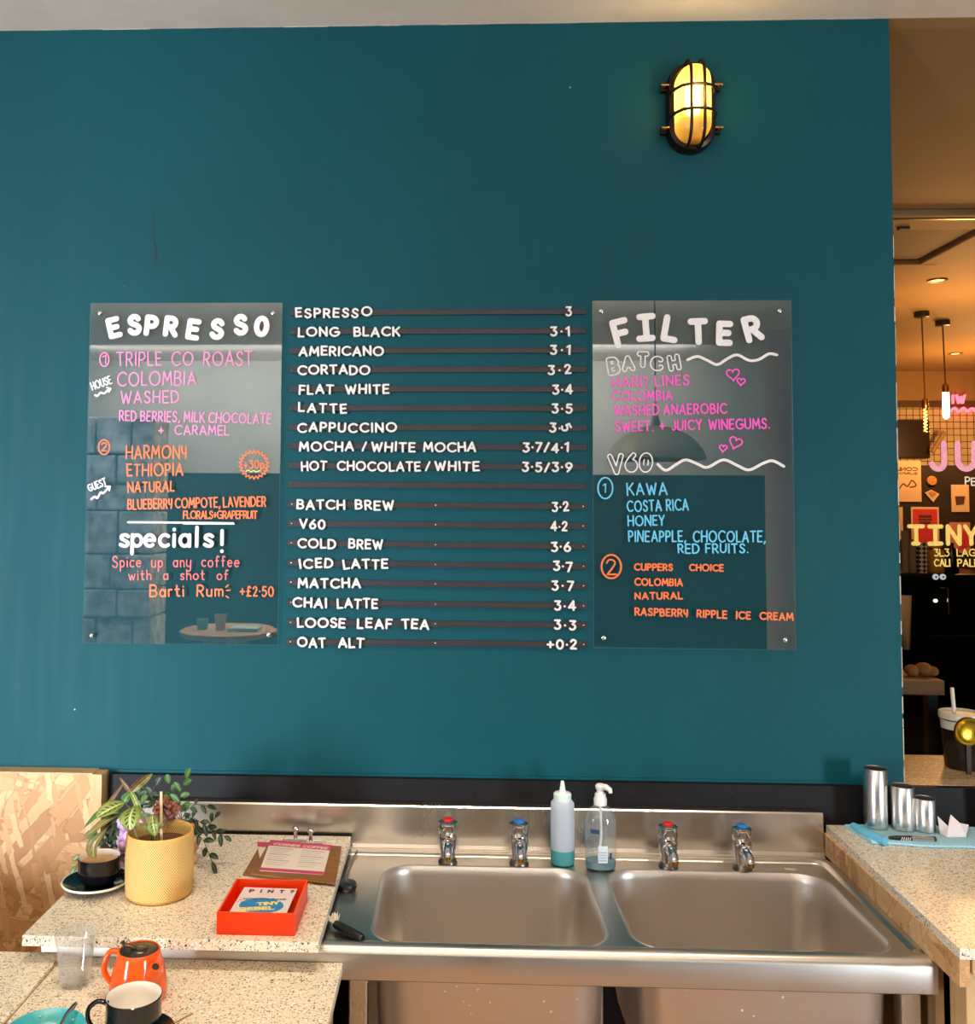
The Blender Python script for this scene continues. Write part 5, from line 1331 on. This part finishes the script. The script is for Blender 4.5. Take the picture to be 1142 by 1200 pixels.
mb = MB(); mb.box((XR+.001, .001, ZB-.0045), (2.9, .30, ZB)); struct(mb.build('trim_7', SILL), 'speckled sill under the pane')
mb = MB(); mb.box((XR+.001, .12, .0), (2.9, .29, ZB-.005)); struct(mb.build('wall_sill', BLACKP))
# painted lettering on the pane
GF = Frame((0, .0548, 0), (1, 0, 0), (0, 0, 1), (0, -1, 0))
def gp(px, py): return wp(px, py, .0548)
GM = 1/430.0
PINKG = M('pink_window_paint', (244, 160, 176), .6, noise=.1, nscale=150); YELG = M('yellow_window_paint', (240, 200, 92), .6, noise=.1, nscale=150); WHG = M('white_window_paint', (244, 226, 200), .6)
for k, x in (('J', 1098.5), ('U', 1131.5)):
    mb = MB(); draw(mb, GF, k, gp(x, 534.5), 29*GM, 3.5*GM, .0006, 1.05 if k == 'J' else .95); mb.build('window_lettering', PINKG, win)
for k, x, y, h in (('P', 1133.2, 563.5, 8.5), ('E', 1140, 564.5, 8)):
    mb = MB(); draw(mb, GF, k, gp(x, y), h*GM, .75*GM, .0006); mb.build('window_lettering', WHG, win)
for k, x, s_ in (('T', 1073, 1.15), ('I', 1095.5, 1), ('N', 1117, .9), ('Y', 1137.5, 1)):
    mb = MB(); draw(mb, GF, k, gp(x, 627), 20*GM, 2.4*GM, .0006, s_)
    if k == 'I':
        for yy in (617, 637): sweep(mb, GF, [gp(1088.5, yy), gp(1102.5, yy)], 2.4*GM, .0006)
    if k == 'T': sweep(mb, GF, [gp(1069.5, 637), gp(1075.5, 637)], 2.4*GM, .0006)
    mb.build('window_lettering', YELG, win)
for tx, x0, x1, y in (('3L3', 1094.5, 1111.5, 651.5), ('LAGER', 1121, 1156, 651.5), ('CALI', 1094.5, 1112.5, 663.5), ('PALE', 1122, 1146, 663.5)):
    mb = MB(); line(mb, GF, tx, gp(x0, y), gp(x1, y), 7.6*GM, .75*GM, .0005); mb.build('window_lettering', YELG, win)

# ceiling cassette, downlights, pendants
GREYC = M('grey_recess', (112, 92, 68), .7)
t = thing('ceiling_cassette', (2.0, 2.1, ZT), 'square recessed ceiling cassette in the amber lit room', 'ceiling unit')
for a, b in (((1.5, 1.62, ZT-.03), (2.54, 1.84, ZT)), ((1.5, 2.46, ZT-.03), (2.54, 2.6, ZT)), ((2.44, 1.84, ZT-.03), (2.6, 2.46, ZT)), ((1.5, 1.84, ZT-.03), (1.6, 2.46, ZT))):
    mb = MB(); mb.box(a, b, .008); mb.build('frame', BACKCEIL, t)
mb = MB(); mb.box((1.6, 1.84, ZT-.006), (2.44, 2.46, ZT)); mb.build('recess_panel', GREYC, t)
mb = MB(); mb.box((2.02, 1.78, ZT-.042), (2.07, 1.81, ZT-.03), .003); mb.build('sensor', BLACKPL, t)
mb = MB(); mb.box((1.5, 1.66, ZT-.034), (2.6, 1.68, ZT-.03)); mb.build('slot', DARKMETAL, t)
def downlight(px, py, label):
    p = PZ(px, py, ZT)
    t = thing('downlight', (p.x, p.y, ZT), label, 'ceiling light')
    lathe_at('trim_ring', M('brass_ring', (170, 120, 60), .3, .8), t, (p.x, p.y, ZT), [(.055, -.001), (.052, -.008), (.036, -.006), (.036, -.001)], 28)
    lathe_at('lamp_face', emis('downlight_glow', (255, 206, 130), 3.5), t, (p.x, p.y, ZT), [(.035, -.003), (.002, -.004)], 20, cap0=False)
downlight(1098, 328, 'lit recessed downlight near the ceiling cassette')
downlight(1119, 414, 'small recessed downlight farther back, right of the pendant bulbs')
FIL = emis('filament_glow', (255, 206, 120), 9)
AMBG = see_through('amber_bulb_glass', (1, .82, .5, 1), 1.0, 1.35, .0)
def pendant(px, pyc, pyb, pyt, label, bright):
    p = PZ(px, pyc, ZT-.02); x, y = p.x, p.y
    zb = PY(px, pyb, y).z; zt = PY(px, pyt, y).z
    t = thing('pendant_bulb', (x, y, ZT), label, 'pendant lamp', 'filament pendants')
    lathe_at('ceiling_rose', BLACKPL, t, (x, y, ZT), [(.047, 0), (.047, -.034), (.04, -.038), (.004, -.038)], 24)
    mb = MB(); mb.tube([(x, y, ZT-.03), (x+.01, y, zt+.06)], .005, 8); mb.build('cord', M('brown_flex', (70, 44, 30), .8), t)
    x += .01
    lathe_at('lamp_holder', BRASS, t, (x, y, zt), [(.021, 0), (.021, .045), (.014, .06), (.006, .064)], 18)
    if bright: lathe_at('bulb', emis('bright_bulb', (255, 220, 140), 26), t, (x, y, zb), [(.004, 0), (.019, .012), (.021, .03), (.021, zt-zb)], 18)
    else:
        lathe_at('bulb', AMBG, t, (x, y, zb), [(.004, 0), (.019, .012), (.021, .03), (.021, zt-zb)], 18)
        mb = MB(); n = 60
        mb.tube([(x+.009*math.cos(k*.7), y+.009*math.sin(k*.7), zb+.012+(zt-zb-.02)*k/n) for k in range(n+1)], .0028, 6); mb.build('filament', FIL, t)
pendant(1079.5, 369, 508, 478, 'left pendant bulb with a spiral filament on a long cord', False)
pendant(1104, 379, 491, 460, 'right pendant bulb, glowing brightest, on a shorter cord', True)
# neon and screen on the far wall
NEON = emis('pink_neon', (255, 120, 150), 1.6)
NF = Frame((0, 6.44, 0), (1, 0, 0), (0, 0, 1), (0, -1, 0))
t = thing('neon_sign', PY(1122, 470, 6.44), 'pink neon wave and letters on the far tiled wall', 'sign')
def np_(px, py): return wp(px, py, 6.44)
mb = MB(); sweep(mb, NF, smooth([np_(1108, 478), np_(1112, 482), np_(1117, 478), np_(1122, 483), np_(1127, 478), np_(1132, 482.5), np_(1137, 478.5), np_(1142, 482), np_(1148, 478.5)], 4), .008, .03); mb.build('neon_wave', NEON, t)
NF2 = Frame((0, 6.44, 0), (1, 0, 0), (0, 0, 1), (0, -1, 0))
for k, x in (('W', 1124), ('I', 1115)):
    mb = MB(); draw(mb, NF2, k, np_(x, 468), .075, .006, .03); mb.build('neon_letter', NEON, t)
a = PY(1052, 492, 6.42); b = PY(1090, 537, 6.42)
t = thing('dark_screen', ((a.x+b.x)/2, 6.45, b.z), 'dark wall screen on the far tiled wall', 'screen')
mb = MB(); mb.box((a.x-.2, 6.42, b.z), (b.x, 6.49, a.z), .01); mb.build('screen_body', M('dark_glass_screen', (40, 26, 18), .3), t)
mb = MB(); mb.tube([PY(1092, 530, 6.3), PY(1106, 506, 6.3)], .02, 10); mb.build('screen_arm', M('pale_bracket', (150, 120, 80), .5), t)
# poster partition
PYY = 3.6
a = PY(1040, 545, PYY); b = PY(1200, 545, PYY)
mb = MB(); mb.box((a.x-.4, PYY, 0), (b.x+.3, PYY+.06, a.z)); struct(mb.build('wall_partition', M('dark_brown_board', (48, 34, 26), .6, noise=.3, nscale=5)))
PPAPER = M('poster_paper', (236, 196, 160), .7)
def poster(x0, y0, x1, y1, mat, label, name='poster'):
    a = PY(x0, y0, PYY-.006); b = PY(x1, y1, PYY-.006)
    t = thing(name, ((a.x+b.x)/2, PYY-.003, b.z), label, 'poster')
    mb = MB(); mb.box((a.x, PYY-.006, b.z), (b.x, PYY-.0005, a.z)); mb.build('sheet', mat, t); return t
XF = Frame((0, PYY-.0062, 0), (1, 0, 0), (0, 0, 1), (0, -1, 0))
def xp(px, py): return wp(px, py, PYY-.0062)
BR = M('brown_print', (88, 54, 40), .7)
def mirror_text(t, tx, x0, x1, y, h, r):
    """lettering that reads from right to left, as in a mirror"""
    p0, p1 = xp(x0, y), xp(x1, y)
    fr = Frame(((p0[0]+p1[0]), PYY-.0062, 0), (-1, 0, 0), (0, 0, 1), (0, -1, 0))
    mb = MB(); line(mb, fr, tx, p0, p1, h*.0055, r*.0055, .0008, jit=.02); mb.build('printed_lettering', BR, t)
t = poster(1040, 540, 1079.5, 588, PPAPER, 'cream poster with mirrored lettering, hung beside the teal wall')
mirror_text(t, 'CONL', 1051, 1074.5, 551.5, 3.6, .5); mirror_text(t, 'SURFIN', 1051, 1074.5, 556, 2.2, .35)
mb = MB(); sweep(mb, XF, smooth([xp(1054, 572), xp(1058, 567), xp(1063, 570), xp(1068, 563), xp(1073, 569), xp(1066, 571)], 4), .004, .0006); mb.build('printed_drawing', BR, t)
t = poster(1114, 568, 1135.5, 600, PPAPER, 'cream poster with a dark cup drawing, right of the round sign')
mb = MB(); mb.poly([Vector((*[xp(*q)[0]], PYY-.0064, xp(*q)[1])) for q in ((1118.5, 581.5), (1130.5, 581.5), (1129, 591), (1120, 592))], (0, -1, 0), .0006); mb.build('printed_cup', BR, t)
t = poster(1067, 594, 1100.5, 640, M('poster_cream_edge', (236, 206, 176), .7), 'coral red poster with a dark burger drawing, above the paper cups')
mb = MB(); q0, q1 = xp(1069, 596.5), xp(1098.5, 638); mb.box((q0[0], PYY-.0072, q1[1]), (q1[0], PYY-.0061, q0[1])); mb.build('printed_field', M('coral_print', (226, 62, 70), .6), t)
mb = MB()
for y0, y1, ww in ((603.5, 607, 7.5), (608, 610, 8), (611, 614, 6.5)):
    q0, q1 = xp(1083.5-ww, y0), xp(1083.5+ww, y1); mb.box((q0[0], PYY-.0082, q1[1]), (q1[0], PYY-.0071, q0[1]), .0004)
mb.build('printed_burger', BR, t)
t = poster(1112, 612, 1137, 648, M('poster_rose', (220, 140, 120), .7), 'rose poster with a red triangle, behind the yellow window lettering')
mb = MB(); mb.poly([Vector((xp(*q)[0], PYY-.0064, xp(*q)[1])) for q in ((1122, 645), (1136, 640), (1130, 616))], (0, -1, 0), .0006); mb.build('printed_triangle', bpy.data.materials['coral_print'], t)
t = poster(1040, 594, 1058, 632, PPAPER, 'narrow visible edge of a cream poster, next to the coral red one')
c = xp(1091.5, 563.5)
t = thing('round_sign', (c[0], PYY-.003, c[1]), 'small round orange cookie sign on the dark partition', 'sign')
mb = MB(); mb.lathe((c[0], PYY, c[1]), [(.031, .0005), (.031, .008), (.027, .012), (.002, .013)], 24, rot=Matrix.Rotation(PI/2, 3, 'X')); mb.build('disc', M('cookie_print', (206, 140, 70), .7, noise=.3, nscale=80), t)
c = xp(1092, 582)
t = thing('slice_sign', (c[0], PYY-.003, c[1]), 'small cream fan shaped sign under the round sign', 'sign')
mb = MB(); mb.poly([Vector((xp(*q)[0], PYY-.0005, xp(*q)[1])) for q in ((1083.5, 577.5), (1091, 574), (1100.5, 579), (1093, 588.5))], (0, -1, 0), .006); mb.build('fan', PPAPER, t)
mb = MB(); mb.poly([Vector((xp(*q)[0], PYY-.0066, xp(*q)[1])) for q in ((1087, 577), (1091, 575), (1097, 578), (1092, 582.5))], (0, -1, 0), .003); mb.build('filling', bpy.data.materials['cookie_print'], t)
# espresso machine and what stands on it
MYY = 2.6
BLK = M('gloss_black_enamel', (10, 9, 9), .25)
a = PY(1050, 672, MYY); b = PY(1190, 815, MYY)
mz = a.z
t = thing('coffee_machine', (a.x, MYY+.25, b.z), 'black coffee machine with two white gauges beyond the pane', 'coffee machine')
mb = MB(); mb.box((a.x-.3, MYY, b.z+.30), (b.x, MYY+.5, mz), .015); mb.build('machine_body', BLK, t)
mb = MB(); mb.box((a.x-.3, MYY+.12, b.z+.10), (b.x, MYY+.5, b.z+.32), .01); mb.build('back_panel', BLK, t)
mb = MB(); mb.box((a.x-.3, MYY-.02, b.z), (b.x, MYY+.5, b.z+.1), .01); mb.build('drip_tray', BLK, t)
for px in (1095.5, 1104):
    c = PY(px, 676, MYY)
    mb = MB(); mb.lathe((c.x, MYY, c.z), [(.0155, 0), (.0155, .006), (.002, .007)], 20, rot=Matrix.Rotation(PI/2, 3, 'X')); g = mb.build('gauge', emis('lit_gauge', (214, 232, 240), .55), t)
    mb = MB(); mb.box((c.x-.003, MYY-.0085, c.z-.005), (c.x+.004, MYY-.0065, c.z+.005)); mb.build('gauge_needle', BLK, g)
c = PY(1095.5, 704, MYY)
mb = MB(); mb.sphere((c.x, MYY-.002, c.z), .012, 14, 8, sc=(1, .5, .8)); mb.build('glint_bead', emis('white_glint', (255, 250, 240), 1.5), t)  # glowing bead stands in for a glint on the black enamel
mb = MB(); q = [PY(1101, 689, MYY-.02), PY(1110, 689, MYY-.02), PY(1111, 720, MYY-.02)]; mb.tube(q, .004, 8); mb.build('steam_pipe', CHROME, t)
mb = MB(); mb.box((a.x-.6, MYY-.12, 0), (b.x+.5, MYY+.7, b.z-.001), .004); o = mb.build('bar_cabinet', BLK, None, loc=(a.x, MYY+.3, 0)); tag(o, 'black bar cabinet carrying the coffee machine', 'cabinet')
LAT = bpy.data.materials.new('lattice_cup'); q = NT(LAT)
ck = q.new('ShaderNodeTexChecker', i_Scale=60.0); q.link(q.coord(rot=(0, PI/4, 0), scale=(1, 0, 1)), ck.inputs[0]); ck.inputs[1].default_value = lin((226, 214, 190)); ck.inputs[2].default_value = lin((60, 48, 38)); q.link(ck.outputs[0], q.b.inputs['Base Color'])
GREYCUP = M('grey_paper_cup', (150, 128, 100), .7, noise=.2, nscale=60)
for px, w_, py, mat, lb in ((1060.5, 8, 622, GREYCUP, 'grey paper cup stack at the left end on the coffee machine'), (1069, 9, 632, GREYCUP, 'grey paper cup stack in the middle on the coffee machine'), (1080, 13, 636, LAT, 'white lattice patterned cup stack on the coffee machine')):
    c = PY(px, 672, MYY+.08); zt = PY(px, py, MYY+.08).z; r_ = w_*.5*.00465
    t = thing('cup_stack', (c.x, MYY+.08, mz), lb, 'cups')
    lathe_at('cups', mat, t, (c.x, MYY+.08, mz), [(r_*.8, 0)]+[(r_*(.82+.18*(k % 2)*.6+.1*k/14), .004+(zt-mz-.01)*k/14) for k in range(15)]+[(r_, zt-mz), (r_*.85, zt-mz-.004), (.003, zt-mz-.02)], 24)
c = PY(1096, 672, MYY+.09)
t = thing('amber_jar', (c.x, MYY+.09, mz), 'amber yellow jar next to the lattice cups', 'jar')
zt = PY(1096, 641, MYY+.09).z-mz
lathe_at('jar_body', M('amber_syrup', (206, 142, 48), .2), t, (c.x, MYY+.09, mz), [(.04, 0), (.044, .006), (.044, zt*.8), (.036, zt*.9)], 24)
lathe_at('jar_lid', BRASS, t, (c.x, MYY+.09, mz), [(.038, zt*.9), (.038, zt), (.002, zt)], 24)
c = PY(1114.5, 672, MYY+.09)
t = thing('black_bottle', (c.x, MYY+.09, mz), 'black bottle standing right of the amber jar', 'bottle')
zt = PY(1114, 636, MYY+.09).z-mz
lathe_at('bottle_body', BLK, t, (c.x, MYY+.09, mz), [(.034, 0), (.037, .006), (.037, zt*.7), (.015, zt*.85), (.014, zt)], 24)
# towel on the machine, little shelf in front
TW = M('cream_towel', (226, 206, 170), .9, noise=.06, nscale=40)
a = PY(1056, 698, MYY-.06); b = PY(1072, 762, MYY-.06)
t = thing('hanging_towel', (a.x, MYY-.05, b.z), 'cream towel hanging at the left of the coffee machine', 'towel')
mb = MB(); mb.rings([[Vector((x_, MYY-.045-.012*math.sin(i*1.3), z_)) for i, x_ in enumerate([a.x-.03+(b.x+.03-a.x)*k/8*(1-.14*f) for k in range(9)])] for f, z_ in ((0, a.z), (.5, (a.z+b.z)/2), (1, b.z))], False, False, False); o = mb.build('cloth', TW, t); o.modifiers.new('thickness', 'SOLIDIFY').thickness = .004
SY = 1.5
a = PY(1056, 797, SY); b = PY(1107, 815, SY)
t = thing('side_shelf', (a.x, SY+.1, 0), 'small wooden side table with a loaf board, seen low beyond the pane', 'table')
mb = MB(); mb.box((a.x-.2, SY, b.z), (b.x, SY+.26, a.z), .004); mb.build('table_top', wood('dim_wood', (140, 100, 58), (168, 122, 74), 0), t)
for dx in (.02, ):
    mb = MB(); mb.box((b.x-.06, SY+.02, 0), (b.x-.02, SY+.06, b.z)); mb.build('leg', BLK, t)
    mb = MB(); mb.box((a.x-.18, SY+.2, 0), (a.x-.14, SY+.24, b.z)); mb.build('leg', bpy.data.materials['dim_wood'], t)
for px, r_, lb in ((1068, .03, 'round brown roll at the left on the side table'), (1082, .036, 'round brown roll in the middle on the side table'), (1092, .026, 'small brown roll at the right on the side table')):
    c = PY(px, 797, SY+.1)
    mb = MB(); mb.sphere((c.x, SY+.1, a.z+r_*.8), r_, 18, 12, sc=(1, 1, .8)); o = mb.build('bread_roll', M('crust', (158, 106, 58), .7, noise=.35, nscale=30), None, loc=(c.x, SY+.1, a.z)); tag(o, lb, 'bread')
# on the sill behind the pane
IY = .17
c = PY(1127, 900, IY); x = c.x
zt = PY(1127, 834, IY).z-ZB; r_ = .052
t = thing('lidded_tumbler', (x, IY, ZB), 'tall dark tumbler with a cream lid and straw on the sill', 'tumbler')
lathe_at('tumbler_body', M('dark_glossy_tumbler', (30, 26, 22), .12), t, (x, IY, ZB), [(r_*.78, 0), (r_*.82, .004), (r_*.96, zt*.72), (r_*.97, zt*.9)], 36)
lathe_at('cream_band', RIMC, t, (x, IY, ZB), [(r_*.90, zt*.60), (r_*.935, zt*.602), (r_*.99, zt*.86), (r_*.985, zt*.862)], 36, cap0=False, cap1=False)
lathe_at('lid', RIMC, t, (x, IY, ZB), [(r_*.9, zt*.88), (r_*1.06, zt*.885), (r_*1.08, zt*.96), (r_*1.04, zt), (r_*.98, zt), (r_*.96, zt*.965), (.003, zt*.96)], 36)
a = PY(1118, 832, IY); b = PY(1115, 806, IY)
mb = MB(); mb.tube([a-Vector((0, 0, .02)), b], .0052, 12); mb.build('straw', RIMC, t)
c2_ = PY(1136, 858, IY-.075)
t = thing('gold_lid', (c2_.x, IY-.07, ZB), 'round gold lid leaning on the dark tumbler', 'lid')
GOLD = M('gold_metal', (206, 168, 50), .25, 1)
mb = MB(); mb.lathe((c2_.x, IY-.062, c2_.z), [(.036, 0), (.038, .004), (.036, .009), (.03, .007), (.026, .011), (.018, .008), (.003, .008)], 32, rot=Matrix.Rotation(PI/2, 3, 'X')); mb.build('disc', GOLD, t)
mb = MB(); mb.box((c2_.x-.006, IY-.068, ZB), (c2_.x+.006, IY-.062, c2_.z-.03)); mb.build('stand', DARKMETAL, t)
c = PZ(1150, 958, RZ); x, y = c.x, -.075
t = thing('steel_shaker', (x, y, RZ), 'dark steel shaker cup at the right edge behind the cloth', 'cup')
zt = PY(1146, 878, y).z-RZ
lathe_at('shaker_body', M('dark_mirror_steel', (120, 118, 120), .12, 1), t, (x, y, RZ+.0095), [(.026, 0), (.028, .003), (.036, zt-.0115), (.0375, zt-.0095), (.035, zt-.0125), (.03, .02), (.003, .01)], 36)
